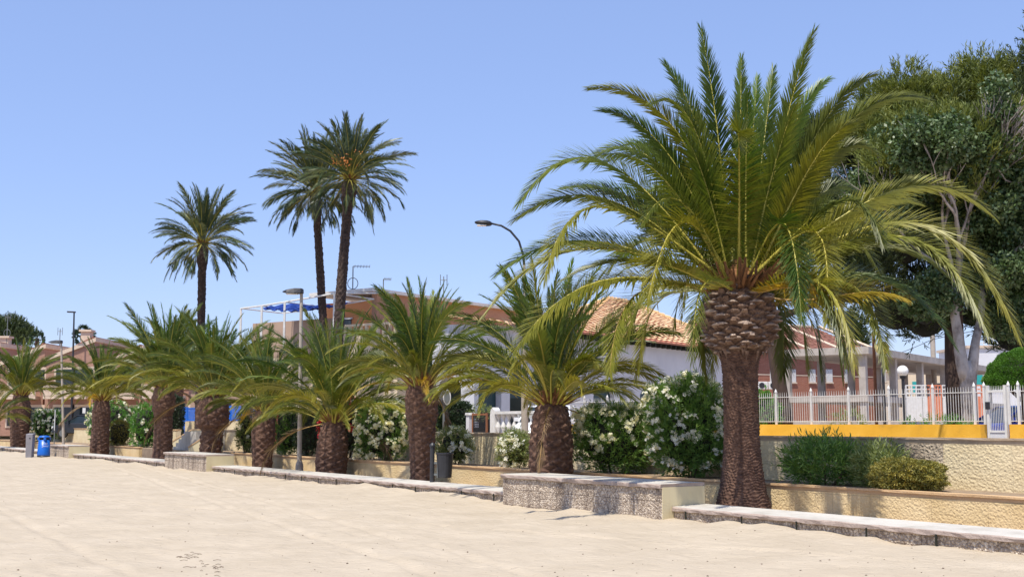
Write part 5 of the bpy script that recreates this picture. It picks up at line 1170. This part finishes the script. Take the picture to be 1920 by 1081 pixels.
H = [  # mid px, tip px, depth of tip (towards the camera negative), material, petiole
 ((1350, 290), (1315, 55), .6, 'fr_green', 0), ((1388, 330), (1390, 110), .9, 'fr_green', 0), ((1405, 350), (1420, 148), 1.5, 'fr_young', 0), ((1398, 380), (1402, 170), -.3, 'fr_young', 0),
 ((1462, 280), (1525, 60), -.3, 'fr_green', 0), ((1326, 300), (1248, 120), .8, 'fr_green', 0), ((1285, 275), (1106, 165), -.5, 'fr_olive', 0), ((1275, 325), (1130, 206), .3, 'fr_green', 0),
 ((1312, 268), (1226, 192), -.8, 'fr_green', 0), ((1290, 350), (1182, 268), 1.2, 'fr_green', 0), ((1240, 318), (1098, 308), 1.0, 'fr_green', 0), ((1160, 322), (973, 380), -.2, 'fr_green', 0),
 ((1180, 395), (966, 410), .3, 'fr_olive', 0), ((1150, 395), (1020, 522), -1.6, 'fr_olive', 0), ((1150, 462), (932, 512), .8, 'fr_green', 0), ((1130, 470), (905, 592), -.6, 'fr_olive', 0),
 ((1165, 525), (962, 660), -2.0, 'fr_olive', 0), ((1210, 545), (1143, 700), -1.4, 'fr_olive', 1), ((1290, 420), (1213, 570), -2.2, 'fr_olive', 0), ((1465, 300), (1553, 148), 1.3, 'fr_young', 0),
 ((1512, 290), (1637, 140), .2, 'fr_olive', 0), ((1545, 285), (1735, 186), -.5, 'fr_olive', 0), ((1530, 330), (1640, 285), .6, 'fr_olive', 0), ((1505, 400), (1607, 362), 1.2, 'fr_olive', 0),
 ((1640, 375), (1860, 402), .3, 'fr_olive', 0), ((1560, 385), (1655, 458), -1.2, 'fr_olive', 0), ((1690, 420), (1910, 632), -.3, 'fr_olive', 0), ((1665, 445), (1852, 625), -1.6, 'fr_olive', 0),
 ((1610, 520), (1788, 645), .9, 'fr_green', 0), ((1580, 530), (1660, 685), -1.4, 'fr_olive', 0), ((1520, 435), (1550, 605), -2.4, 'fr_olive', 0), ((1462, 420), (1503, 600), -2.6, 'fr_green', 0),
 ((1455, 560), (1468, 700), 1.2, 'fr_olive', 0), ((1322, 560), (1325, 705), .8, 'fr_olive', 1), ((1386, 320), (1384, 262), -3.0, 'fr_olive', 2), ((1330, 370), (1270, 230), -1.0, 'fr_green', 0),
 ((1440, 360), (1490, 200), -.8, 'fr_green', 0), ((1425, 330), (1450, 130), 1.6, 'fr_green', 0), ((1250, 420), (1060, 350), 1.8, 'fr_green', 0), ((1560, 430), (1720, 380), 1.8, 'fr_olive', 0),
 ((1240, 500), (1060, 520), 1.2, 'fr_olive', 0), ((1230, 530), (1040, 570), -1.0, 'fr_olive', 0), ((1590, 470), (1780, 520), .8, 'fr_olive', 0), ((1560, 560), (1700, 560), -1.8, 'fr_yellow', 1),
 ((1300, 520), (1180, 500), -2.0, 'fr_olive', 0), ((1450, 545), (1560, 560), -2.2, 'fr_yellow', 1), ((1270, 370), (1130, 290), -1.8, 'fr_green', 0), ((1500, 350), (1600, 230), -1.6, 'fr_olive', 0),
]
def hero_frond(P0, Mid, P3, m, pet, seed, pairs=225, ll=.54, lw=.025, asc=1.0):
    Q = Mid * 2 - (P0 + P3) * .5; P1 = P0.lerp(Q, .667); P2 = P3.lerp(Q, .667)
    hx = (Vector((P3.x - P0.x, P3.y - P0.y, 0)).length); sh = .16 * min(hx, 3.5); P1 = P1 - Vector((0, 0, sh * .8)); P2 = P2 + Vector((0, 0, sh))
    C = bez(P0, P1, P2, P3); rad = np.array([P3.x - P0.x, P3.y - P0.y, 0.001]); rr = np.random.default_rng(seed)
    L = np.linalg.norm(np.diff(C, axis=0), axis=1).sum(); pr = int(pairs * min(1, L / 4.2) + 10)
    t0 = unit(np.array(P3 - P0)); hy = .45 + .75 * max(0, t0[2]) + rr.uniform(-.25, .25)
    V, F, mi = frond_np(C - np.array(ORG[T.name]), rad, ll * rr.uniform(.9, 1.1), lw, pr, rr, droop=.12, r0=.034, vee=.45, tw=0, face=hy, asc=asc)
    link('frond', np_mesh('frond', V, F, [M[m], M['rach_o' if pet else 'rach']], mi), T)
for k, (mid, tip, dy, m, pet) in enumerate(H):
    P3 = at(tip[0], tip[1], YH + dy); Md = at(mid[0], mid[1], YH + dy * .42)
    d = P3 - HC; a = Vector((d.x, d.y, 0)).normalized(); P0 = HC + a * .22 + Vector((0, 0, rr_.uniform(-.05, .2)))
    hero_frond(P0, Md, P3, m, pet == 1, 50 + k, asc=1.5 if pet == 2 else (1.3 if dy < -1.1 else 1.0), ll=.62 if pet == 2 else .54)
# the far and near sides that the row of tips above does not cover
g = random.Random(9)
for k in range(30):
    az = R(90 + g.uniform(-62, 62)) if k < 26 else R(-90 + g.uniform(-50, 50)); el = R(g.choice([70, 58, 46, 34, 24, 14, 4])) if k < 17 else R(g.choice([30, 18, 8, 40, -2])); L = g.uniform(3.7, 4.6) * (1 if k < 17 else .8); a = Vector((math.cos(az), math.sin(az), 0))
    P0 = HC + a * .25; Md = P0 + (a * math.cos(el) + Vector((0, 0, math.sin(el)))) * L * .52; P3 = Md + (a * math.cos(el - R(55)) + Vector((0, 0, math.sin(el - R(55))))) * L * .46
    hero_frond(P0, Md, P3, 'fr_green' if el > R(40) else 'fr_olive', 0, 300 + k, 86)
# ------------------------------------------------------------------ the row of smaller palms
ROWG = 'palms along the beach wall'
def zz(y, x): 
    return at(x, y, pbase(x).y).z - .05
def wpx(w, x): return w / 2 * pbase(x).y / 2214
def rowpalm(x, prof_px, Lf, nf, label, seed, ncol=13, rowh=.12, depth=.055, yel=.2, upr=1.0):
    Lf *= 1.04 if x > 700 else 1.13; nf = int(nf * 1.15); prof_px = [(y, w * .93) for y, w in prof_px]
    prof = [(max(0, zz(y, x)), wpx(w, x)) for y, w in prof_px]; prof[0] = (0, prof[0][1])
    lg = random.Random(seed); 
    return palm(pbase(x), prof, Lf, nf, label, ROWG, seed=seed, ncol=ncol, rowh=rowh, depth=depth, yel=yel, upr=upr * lg.uniform(.92, 1.12), lean=(lg.uniform(-.06, .06), lg.uniform(-.05, .05)))
rowpalm(1032, [(905, 78), (880, 86), (840, 88), (800, 82), (775, 74), (757, 56)], 3.15, 74, 'squat thick palm with a pineapple trunk beside the big bench block', 21, ncol=15, rowh=.105, depth=.07, yel=.25)
rowpalm(793, [(915, 52), (880, 47), (840, 52), (800, 56), (775, 66), (740, 67), (722, 50)], 2.85, 70, 'palm with a tall rough trunk right behind the litter bin, yellow lower fronds', 22, rowh=.10, depth=.06, yel=.9)
rowpalm(622, [(895, 62), (870, 66), (835, 64), (810, 54), (790, 40)], 3.1, 72, 'short barrel trunked palm between the leaning lamp post and the red flowers', 23, ncol=13, rowh=.10, depth=.07, yel=.3)
rowpalm(493, [(880, 41), (850, 40), (820, 46), (790, 44), (768, 30)], 2.7, 64, 'smaller palm with a stout trunk left of the green column bush', 24, yel=.35)
rowpalm(396, [(870, 40), (805, 41), (797, 62), (775, 66), (755, 60), (742, 36)], 3.05, 72, 'palm with a swollen top of cut leaf bases in front of the blue fence', 25, ncol=12, rowh=.15, depth=.10)
rowpalm(307, [(862, 46), (845, 37), (780, 36), (765, 46), (745, 48), (725, 34)], 3.2, 70, 'taller palm with a reddish trunk beside the stairs', 26)
rowpalm(188, [(852, 38), (800, 35), (770, 37), (750, 26)], 2.75, 64, 'palm in front of the dark parked car, arching yellow fronds', 27, yel=.5)
rowpalm(38, [(845, 34), (800, 38), (765, 40), (740, 26)], 3.3, 66, 'leftmost palm, with stiff upright fronds', 28, upr=1.25)
# palm filling behind the taller one, and low palm at the left edge
x = 285; v = 17.0; Z = y_at(x, v)
palm(uv(u_at(330, 22), 22, G0), [(0, .35), (2.2, .33), (3.3, .42), (3.9, .40), (4.2, .3)], 3.7, 64, 'dark palm behind the taller trunked palm by the stairs', ROWG, seed=31)
b = at(-14, 850, 70); b.z = .5; palm(b, [(0, .3), (1.0, .34), (1.3, .25)], 2.6, 44, 'low palm cut by the left edge', ROWG, seed=32, yel=.6)
# ------------------------------------------------------------------ tall date palms
def tallpalm(xb, xt, yt, Y, wpx_, Lf, nf, label, seed, bend=0):
    b = at(xb, 700, Y); b.z = G0; t = at(xt, yt, Y); r = wpx_ / 2 * Y / 2214; Hh = t.z - G0
    return palm(b, [(0, r * 1.25), (1.0, r * 1.12), (Hh * .5, r), (Hh - 1.3, r * .95), (Hh - .9, r * 1.35), (Hh - .3, r * 1.55), (Hh, r * 1.1)], Lf, nf, label, 'tall palms behind the houses', kind='date', seed=seed, lean=(t.x - b.x, .2, bend), ncol=12, rowh=.14, depth=.05)
tallpalm(377, 378, 455, 58, 15, 3.0, 84, 'tall slim palm with a round crown above the stairs, standing alone', 41)
tallpalm(622, 590, 360, 53, 15, 3.0, 92, 'tall palm with a slightly bowed trunk, left of the pair', 42, 0)
tallpalm(627, 655, 335, 50, 19, 2.95, 96, 'tallest palm of the pair, with orange date clusters', 43, -.08)
mb = MB(); g = random.Random(3); P = bpy.data.objects['palm_tree'].location
# orange date clusters in the taller crown
TT = [o for o in bpy.data.objects if o.get('label', '').startswith('tallest palm')][0]; c0 = at(655, 328, 50)
for k in range(5):
    c = c0 + Vector((-.5 + .26 * k, -.75 + .1 * (k % 2), .55 + g.uniform(-.15, .15)))
    for q in range(26):
        p = c + Vector((g.gauss(0, .11), g.gauss(0, .09), g.gauss(0, .13))); mb.lathe(p, [(.004, -.035), (.028, 0), (.004, .035)], 5)
mb.build('date_cluster', mat('orange_dates', [(.55, .17, .03), (.72, .28, .05)], .5, 9), TT)
# dead skirt under the left tall palm
# fan palm far at the left, and palm tops
def fanpalm(x, y, Y, r, label, seed):
    c = at(x, y, Y); T2 = thing('fan_palm', (c.x, c.y, G0), label, 'palm tree', 'fan palms among the brick houses'); mb = MB(); mb.tube([(c.x, c.y, G0), c], [.22, .18], 9); mb.build('trunk', M['bark_palm'], T2)
    rr = np.random.default_rng(seed); P, D, L = [], [], []
    for k in range(46):
        d = unit(rr.normal(size=3)) * [1, 1, .8]; d[2] = d[2] + .25; d = unit(d); q = np.array(c) + d * r * .62
        side = unit(np.cross(d, rr.normal(size=3))); up = np.cross(d, side)
        for a in np.linspace(-1.3, 1.3, 15): P.append(q); D.append(d * math.cos(a) + side * math.sin(a) + up * .08); L.append(r * .42)
    V, F = leaf_quads(np.array(P), np.array(D), np.array(L), .07); link('crown', np_mesh('crown', V - np.array(ORG[T2.name]), F, M['leaf_dark' if seed % 2 else 'fr_tall']), T2)
fanpalm(158, 628, 105, 1.1, 'fan palm top rising over the sloping cream roof edge', 1)
fanpalm(70, 634, 108, .85, 'small fan palm beside the round pine on the left', 2)
# ------------------------------------------------------------------ shrubs
OG = 'flowering shrubs on the terrace'
TV = 16.55
bush_px('oleander_bush', 'round white flowering bush left of the first street lamp post', 'shrub', 58, 118, 766, 832, TV, 5200, 'leaf_bright', flowers=60, seed=1, group=OG, base=.5, fl_low=True, leaf=(.16, .03))
bush_px('oleander_bush', 'green bush with a few white flowers behind the third palm from the left', 'shrub', 163, 247, 753, 834, 16.8, 6000, 'leaf_bright', flowers=30, seed=2, group=OG, base=.5, leaf=(.16, .03))
bush_px('box_bush', 'clipped yellowish green bush right of the third palm from the left', 'shrub', 204, 247, 788, 836, 16.2, 4200, 'leaf_yel', seed=3, group=OG, base=.5, shoots=False, leaf=(.07, .035), power=4)
bush_px('oleander_bush', 'bright green upright bush left of the reddish palm trunk', 'shrub', 250, 296, 758, 840, 16.4, 5200, 'leaf_bright', flowers=7, seed=4, group=OG, base=.5, power=4, leaf=(.15, .03))
bush_px('hedge_bush', 'dark hedge bush beside the blue mesh gate', 'hedge', 318, 344, 742, 806, 19.2, 3000, 'leaf_dark', seed=5, base=G0, shoots=False, leaf=(.10, .05), power=5)
bush_px('oleander_bush', 'loose olive green bush left of the fifth palm trunk from the left', 'shrub', 447, 480, 768, 850, TV, 3600, 'leaf_pale', flowers=4, seed=6, group=OG, base=.5, leaf=(.14, .025))
bush_px('oleander_bush', 'pink flowering bush peeping out beside the green column bush', 'shrub', 498, 530, 756, 800, 17.0, 1500, 'leaf_ol', flowers=70, mflower='petal_p', seed=7, group=OG, base=.9, fl_low=True)
bush_px('oleander_bush', 'tall bright green column bush left of the leaning lamp post', 'shrub', 515, 562, 752, 862, TV, 8000, 'leaf_ol', seed=8, group=OG, base=.5, power=5)
bush_px('oleander_bush', 'shaded half of the column bush, its shade put into dark leaves, between the leaning lamp post and the barrel palm', 'shrub', 556, 604, 756, 862, TV, 6500, 'leaf_dark', flowers=4, seed=9, group=OG, base=.5, power=5, shoots=True)  # same bush as the column; dark leaves stand in for its shaded half
bush_px('oleander_bush', 'dark red flowering bush behind the barrel trunked palm', 'shrub', 604, 690, 742, 868, 16.8, 7500, 'leaf_dark', flowers=46, mflower='petal_r', seed=10, group=OG, base=.5, power=3, fl_low=True)
bush_px('oleander_bush', 'big creamy white oleander between the barrel palm and the litter bin palm', 'shrub', 668, 764, 754, 866, 16.3, 13000, 'leaf_ol', flowers=90, mflower='petal_y', seed=11, group=OG, base=.5, power=3.2, fl_low=True)
bush_px('oleander_bush', 'small pale oleander behind the litter bin', 'shrub', 818, 884, 806, 868, 16.4, 5200, 'leaf_pale', flowers=18, seed=12, group=OG, base=.52, ftop=1.5)
bush_px('oleander_bush', 'smallest white oleander left of the squat palm trunk', 'shrub', 938, 994, 812, 878, 16.4, 4600, 'leaf_pale', flowers=16, seed=13, group=OG, base=.52, fl_low=True)
bush_px('oleander_bush', 'wide oleander with white and browning flowers right of the squat palm', 'shrub', 1076, 1228, 762, 886, 16.55, 17000, 'leaf_ol', flowers=70, mflower='petal_y', seed=14, group=OG, base=.52, power=3.0, ftop=1.2)
bush_px('oleander_bush', 'biggest white flowering oleander, against the left side of the biggest palm', 'shrub', 1212, 1362, 712, 893, 16.5, 26000, 'leaf_ol', flowers=85, seed=15, group=OG, base=.52, power=2.8, fl_low=True, leaf=(.115, .019), fsize=.04)
bush_px('oleander_bush', 'spiky green oleander without flowers right of the biggest palm', 'shrub', 1484, 1604, 842, 910, 16.6, 5200, 'leaf_ol', seed=16, group=OG, base=.52, power=2.2, core=False, spike=.34, leaf=(.14, .022))
bush_px('oleander_bush', 'thin greyish oleander between the spiky one and the low clipped bush', 'shrub', 1603, 1692, 852, 914, 16.6, 3400, 'leaf_pale', seed=17, group=OG, base=.52, power=2.2, core=False, spike=.26, leaf=(.12, .02))
bush_px('box_bush', 'low clipped yellow green bush, rightmost on the terrace', 'shrub', 1636, 1764, 860, 916, 16.35, 15000, 'leaf_yel', seed=18, group=OG, base=.52, power=3.2, shoots=False, leaf=(.045, .022))
# hedges across the street
mbh = bush_px('clipped_hedge', 'dark clipped hedge left of the dark lattice gate', 'hedge', 800, 884, 754, 812, 20.6, 12000, 'leaf_dark', seed=20, shoots=False, power=9, leaf=(.09, .05), base=G0, depth=.4)
bush_px('clipped_hedge', 'dark hedge far behind the big creamy oleander', 'hedge', 690, 800, 728, 770, 25.0, 7000, 'leaf_dark', seed=21, shoots=False, power=7, leaf=(.13, .07), base=G0, depth=.8)
bush_px('garden_bush', 'light green bush under the air conditioners behind the railing', 'shrub', 1416, 1458, 733, 800, 24.5, 3000, 'leaf_bright', seed=22, base=G0, leaf=(.12, .04))
bush_px('garden_bush', 'low leafy bush behind the railing near the rusty pole', 'shrub', 1560, 1625, 768, 800, 25.0, 1800, 'leaf_pale', seed=23, base=G0, core=False)
bush_px('garden_bush', 'low green plants at the foot of the pale trunk', 'shrub', 1690, 1830, 785, 802, 23.4, 2600, 'leaf_bright', seed=24, base=G0 + .3, core=False)
bush_px('planter_plant', 'spiky plants growing over the dark lattice gate', 'plant', 882, 920, 762, 780, 21.4, 900, 'leaf_pale', seed=25, core=False, base=1.7)
# ------------------------------------------------------------------ trees
rr = np.random.default_rng(77); g = random.Random(77)
def tree(name, base, label, trunk_fn, mleaf, boxes, nclump, rad, nleaf, leaf, spiky=False, extra=None, mbark='bark_dark', group=None, updir=.25, cat='tree'):
    t = thing(name, base, label, cat, group); mb = MB(); trunk_fn(mb); mb.build('trunk', M[mbark], t, smooth=True)
    cl = make_clumps(boxes, nclump, rr, rad); V, F = clumps_to_leaves(cl, nleaf, leaf, rr, ORG[t.name], updir, spiky)
    link('crown', np_mesh('crown', V, F, M[mleaf]), t); return t, cl
def bxp(x0, x1, y0, y1, Y, dY): 
    a, b = at(x0, y1, Y), at(x1, y0, Y); c = (a + b) / 2; return (np.array(c), np.array([abs(b.x - a.x) / 2, dY, abs(b.z - a.z) / 2]))
# dark pine behind (fills the right)
Yp = 37
def tr(mb):
    b = at(1793, 795, Yp); b.z = G0; mb.tube([b + Vector((.15, 0, 0)), at(1792, 700, Yp), at(1788, 600, Yp), at(1800, 400, Yp), at(1810, 200, Yp)], [.42, .33, .28, .22, .1], 12)
    for (x, y) in ((1640, 330), (1900, 300), (1700, 200), (1850, 180), (1950, 420), (1680, 480)): mb.tube([at(1796, y + 140, Yp), at((x + 1796) / 2, y + 50, Yp - .3), at(x, y, Yp)], [.12, .08, .03], 6)
b = at(1793, 795, Yp); b.z = G0
t, cl = tree('pine_tree', b, 'huge dark pine filling the right edge, yellow green at its top', tr, 'leaf_pine',
     [bxp(1620, 1760, 180, 330, Yp, 1.6), bxp(1700, 1930, 170, 340, Yp, 2), bxp(1640, 2020, 300, 560, Yp, 2.2), bxp(1850, 2060, 190, 640, Yp, 2.0), bxp(1760, 2020, 480, 640, Yp, 1.8), bxp(1560, 1700, 330, 570, Yp, 1.2), bxp(1585, 1680, 230, 350, Yp, .9), bxp(1640, 1760, 540, 640, Yp, 1.2)], 210, (.5, .95), 230000, (.20, .035), True)
spr = make_clumps([bxp(1630, 1760, 165, 250, Yp - 1, 1.2), bxp(1700, 1960, 140, 230, Yp - 1, 1.4), bxp(1650, 1940, 200, 380, Yp - 6.2, .8), bxp(1590, 1660, 200, 320, Yp - 1.4, .6)], 95, rr, (.4, .7))
V, F = clumps_to_leaves(spr, 80000, (.20, .032), rr, ORG[t.name], .25, True); link('new_growth', np_mesh('new_growth', V, F, M['leaf_sprig']), t)
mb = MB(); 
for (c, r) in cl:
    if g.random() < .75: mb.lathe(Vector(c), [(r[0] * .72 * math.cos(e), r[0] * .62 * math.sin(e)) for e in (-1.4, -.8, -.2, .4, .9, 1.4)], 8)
mb.build('crown_shade_core', M['core'], t, smooth=True)  # dark blobs stand in for the shade deep in the crown
# pale trunked tree in front of it
Yt = 31.5; b = at(1815, 795, Yt); b.z = G0; T = thing('pale_barked_tree', b, 'big tree with a pale forked trunk and grey green leaves behind the gate', 'tree')
mb = MB(); fk = at(1812, 668, Yt)
mb.tube([b, at(1819, 760, Yt), at(1815, 728, Yt), at(1816, 700, Yt), at(1813, 676, Yt)], [.27, .20, .21, .22, .14], 16)
s = Yt / 2214
tips = []; rg = random.Random(5)
mb.tube([at(1812, 722, Yt), at(1806, 690, Yt - .05), at(1800, 660, Yt), at(1797, 630, Yt), at(1790, 590, Yt), at(1792, 540, Yt), at(1800, 480, Yt)], [.14, .17, .155, .14, .12, .11, .09], 12)
mb.tube([at(1818, 722, Yt), at(1823, 690, Yt - .05), at(1826, 665, Yt), at(1829, 640, Yt), at(1838, 600, Yt + .3), at(1846, 520, Yt + .5), at(1850, 440, Yt + .6)], [.12, .15, .135, .115, .10, .085, .07], 12)
for (p, q, r_) in ((at(1792, 540, Yt), (-.5, -.1, 1), .11), (at(1796, 510, Yt), (-.15, -.3, 1), .11), (at(1800, 480, Yt), (.2, -.1, 1), .12), (at(1794, 530, Yt), (-.9, .1, .8), .09), (at(1800, 480, Yt), (-.35, -.35, 1), .10), (at(1850, 440, Yt + .6), (.3, -.2, 1), .09), (at(1846, 520, Yt + .5), (.9, -.3, .8), .08), (at(1850, 440, Yt + .6), (-.1, -.4, 1), .09)):
    limbs(mb, p, Vector(q) + Vector((0, -.55, 0)), 1.7, r_ * .62, 3, rg, .55, .08, 3, 4, tips, .14)
mb.build('trunk', M['bark_pale'], T, smooth=True)
mb = MB(); q = [at(1832, 318, Yt - 1.2), at(1850, 312, Yt - 1.3), at(1872, 318, Yt - 1.3), at(1886, 338, Yt - 1.2), at(1905, 345, Yt - 1), at(1930, 335, Yt - .8)]; mb.tube(q, .022, 5); mb.tube([at(1832, 318, Yt - 1.2), at(1838, 350, Yt - 1.2), at(1852, 362, Yt - 1.1), at(1868, 340, Yt - 1.1)], .018, 5)
mb.build('bare_twig', M['bark_pale'], T)
boxes = [bxp(1640, 1760, 215, 350, Yt, 1.4), bxp(1720, 1880, 205, 350, Yt, 1.5), bxp(1600, 1760, 300, 440, Yt, 1.2), bxp(1760, 1960, 280, 480, Yt, 1.4), bxp(1830, 1960, 440, 600, Yt, 1.2), bxp(1700, 1780, 520, 590, Yt, .6), bxp(1850, 1930, 560, 640, Yt + .5, .7)]
cl = make_clumps(boxes, 170, rr, (.28, .58)) + [(np.array(p), (.45, .45, .38)) for p, d in tips[:120:2]]
V, F = clumps_to_leaves(cl, 95000, (.12, .08), rr, ORG[T.name], .1, False, .8); link('crown', np_mesh('crown', V, F, M['leaf_fic']), T)
# pine behind the biggest palm
Yq = 34; b = at(1466, 795, Yq); b.z = G0
def tr(mb): mb.tube([b - Vector((-.1, 0, 0)), at(1464, 740, Yq), at(1452, 660, Yq), at(1440, 560, Yq), at(1430, 400, Yq)], [.34, .22, .19, .17, .08], 12); mb.tube([at(1440, 560, Yq), at(1500, 470, Yq), at(1540, 380, Yq)], [.15, .1, .05], 7); mb.tube([at(1440, 560, Yq), at(1330, 480, Yq), at(1240, 430, Yq)], [.15, .1, .05], 7); mb.tube([at(1445, 600, Yq), at(1530, 570, Yq), at(1600, 560, Yq)], [.12, .08, .04], 7)
t, cl = tree('pine_tree', b, 'pine with a dark leaning trunk behind the biggest palm', tr, 'leaf_pine', [bxp(1195, 1290, 385, 470, Yq, .8), bxp(1485, 1560, 215, 330, Yq, .8), bxp(1480, 1640, 330, 500, Yq, 1.3), bxp(1550, 1690, 480, 590, Yq, 1.0), bxp(1350, 1470, 440, 520, Yq, 1.0)], 64, (.3, .55), 70000, (.16, .03), True)
b = at(1600, 640, 96); b.z = G0
def tr(mb): mb.tube([b, at(1598, 700, 96), at(1600, 600, 96)], [.5, .4, .2], 9)
tree('pine_tree', b, 'small dark tree seen between hanging fronds above the brown roof', tr, 'leaf_pine', [bxp(1560, 1622, 585, 652, 96, 1.4)], 22, (.5, .9), 9000, (.3, .07), True)
# round pine at the far left
Yr = 120; b = at(15, 795, Yr); b.z = G0
def tr(mb): mb.tube([b, at(16, 700, Yr), at(18, 640, Yr)], [.5, .4, .3], 10)
t, cl = tree('pine_tree', b, 'round dark pine over the brick townhouses at the left edge', tr, 'leaf_pine', [bxp(-45, 58, 598, 640, Yr, 2.5), bxp(-30, 66, 612, 655, Yr, 2.5)], 46, (.7, 1.2), 30000, (.28, .06), True)
# conifer just inside the right edge
Ya = 34; b = at(1975, 795, Ya); b.z = G0
def tr(mb): mb.tube([b, at(1975, 400, Ya), at(1972, -40, Ya)], [.4, .25, .05], 10)
bx_ = [bxp(1975 - w, 1975 + w, y, y + 26, Ya, w * Ya / 2214) for y, w in ((-30, 14), (15, 30), (60, 54), (105, 66), (150, 74), (200, 84))]
tree('conifer_tree', b, 'dark spiky conifer just showing at the top right corner', tr, 'leaf_pine', bx_, 60, (.18, .34), 16000, (.16, .04), True)
# clipped umbrella bush
Yu = 27.5; c = at(1932, 727, Yu); b = Vector((c.x, c.y, G0)); T = thing('topiary_tree', b, 'bright green umbrella shaped clipped tree at the right edge', 'topiary'); g = random.Random(2)
mb = MB()
for k in range(5): mb.tube([b + Vector((g.uniform(-.08, .08), 0, 0)), b + Vector((g.uniform(-.2, .2), g.uniform(-.1, .1), 1.0)), c + Vector((g.uniform(-.6, .6), g.uniform(-.4, .4), .1))], [.07, .06, .04], 7)
mb.build('trunk', M['bark_dark'], T)
rr2 = np.random.default_rng(8); n = 42000; d = unit(rr2.normal(size=(n, 3))); d[:, 2] = np.abs(d[:, 2]); flat = rr2.random(n) < .14; d[flat, 2] *= .02
amp = 1 + .03 * np.sin(7 * d[:, 0] + 5 * d[:, 1]) + .025 * np.sin(17 * d[:, 2] + 9 * d[:, 0]); P = np.array(c) + d * np.array([1.0, 1.0, .95]) * (amp * (1 - .07 * rr2.random(n)))[:, None]
V, F = leaf_quads(P, d + rr2.normal(0, .5, (n, 3)) + [0, 0, .3], .055, .016); link('crown', np_mesh('crown', V - np.array(b), F, M['leaf_top']), T)
mb = MB(); mb.lathe(c, [(.9, .03), (.92, .2), (.8, .5), (.5, .76), (.15, .88)], 20); mb.build('crown_shade_core', M['core'], T, smooth=True)  # dark dome under the leaves, painted as inner shade
# ------------------------------------------------------------------ debris on the sand
g = random.Random(4); mb = MB()
for (x, y, n) in ((345, 1032, 15), (372, 1046, 7), (402, 1054, 12)):
    for _ in range(n):
        px, py = x + g.gauss(0, 14), y + g.gauss(0, 4); Y = 2214 * 1.6 / (py - 795); p = at(px, py, Y); r_ = (px - CX) / 2214.7; v = p.x * VX + p.y * VY; u = p.x * UX + p.y * UY; p.z = sandz(u, v) + .006; a = g.uniform(-.6, .6); l = g.uniform(.03, .10)
        mb.tube([p, p + Vector((math.cos(a) * l * .5, math.sin(a) * l * .5, .008)), p + Vector((math.cos(a) * l, math.sin(a) * l, 0))], .003, 4)
tagp(mb.build('dry_seaweed', M['twig'], org=at(370, 1045, 14)), 'scatter of dry brown seaweed scraps on the sand', 'seaweed', kind='stuff')
mb = MB()
for _ in range(260):
    px, py = g.uniform(0, 1920), 850 + 230 * g.random() ** .8; Y = 2214 * 1.6 / (py - 795); p = at(px, py, Y); v = p.x * VX + p.y * VY; u = p.x * UX + p.y * UY
    if v > 12.9: continue
    p.z = sandz(u, v); s = g.uniform(.006, .016); mb.lathe(p, [(s * .6, -s * .3), (s, s * .1), (s * .5, s * .6)], 5)
tagp(mb.build('pebbles', M['twig'], org=(0, 14, 0)), 'small dark pebbles and shell bits strewn over the sand', 'pebbles', kind='stuff')
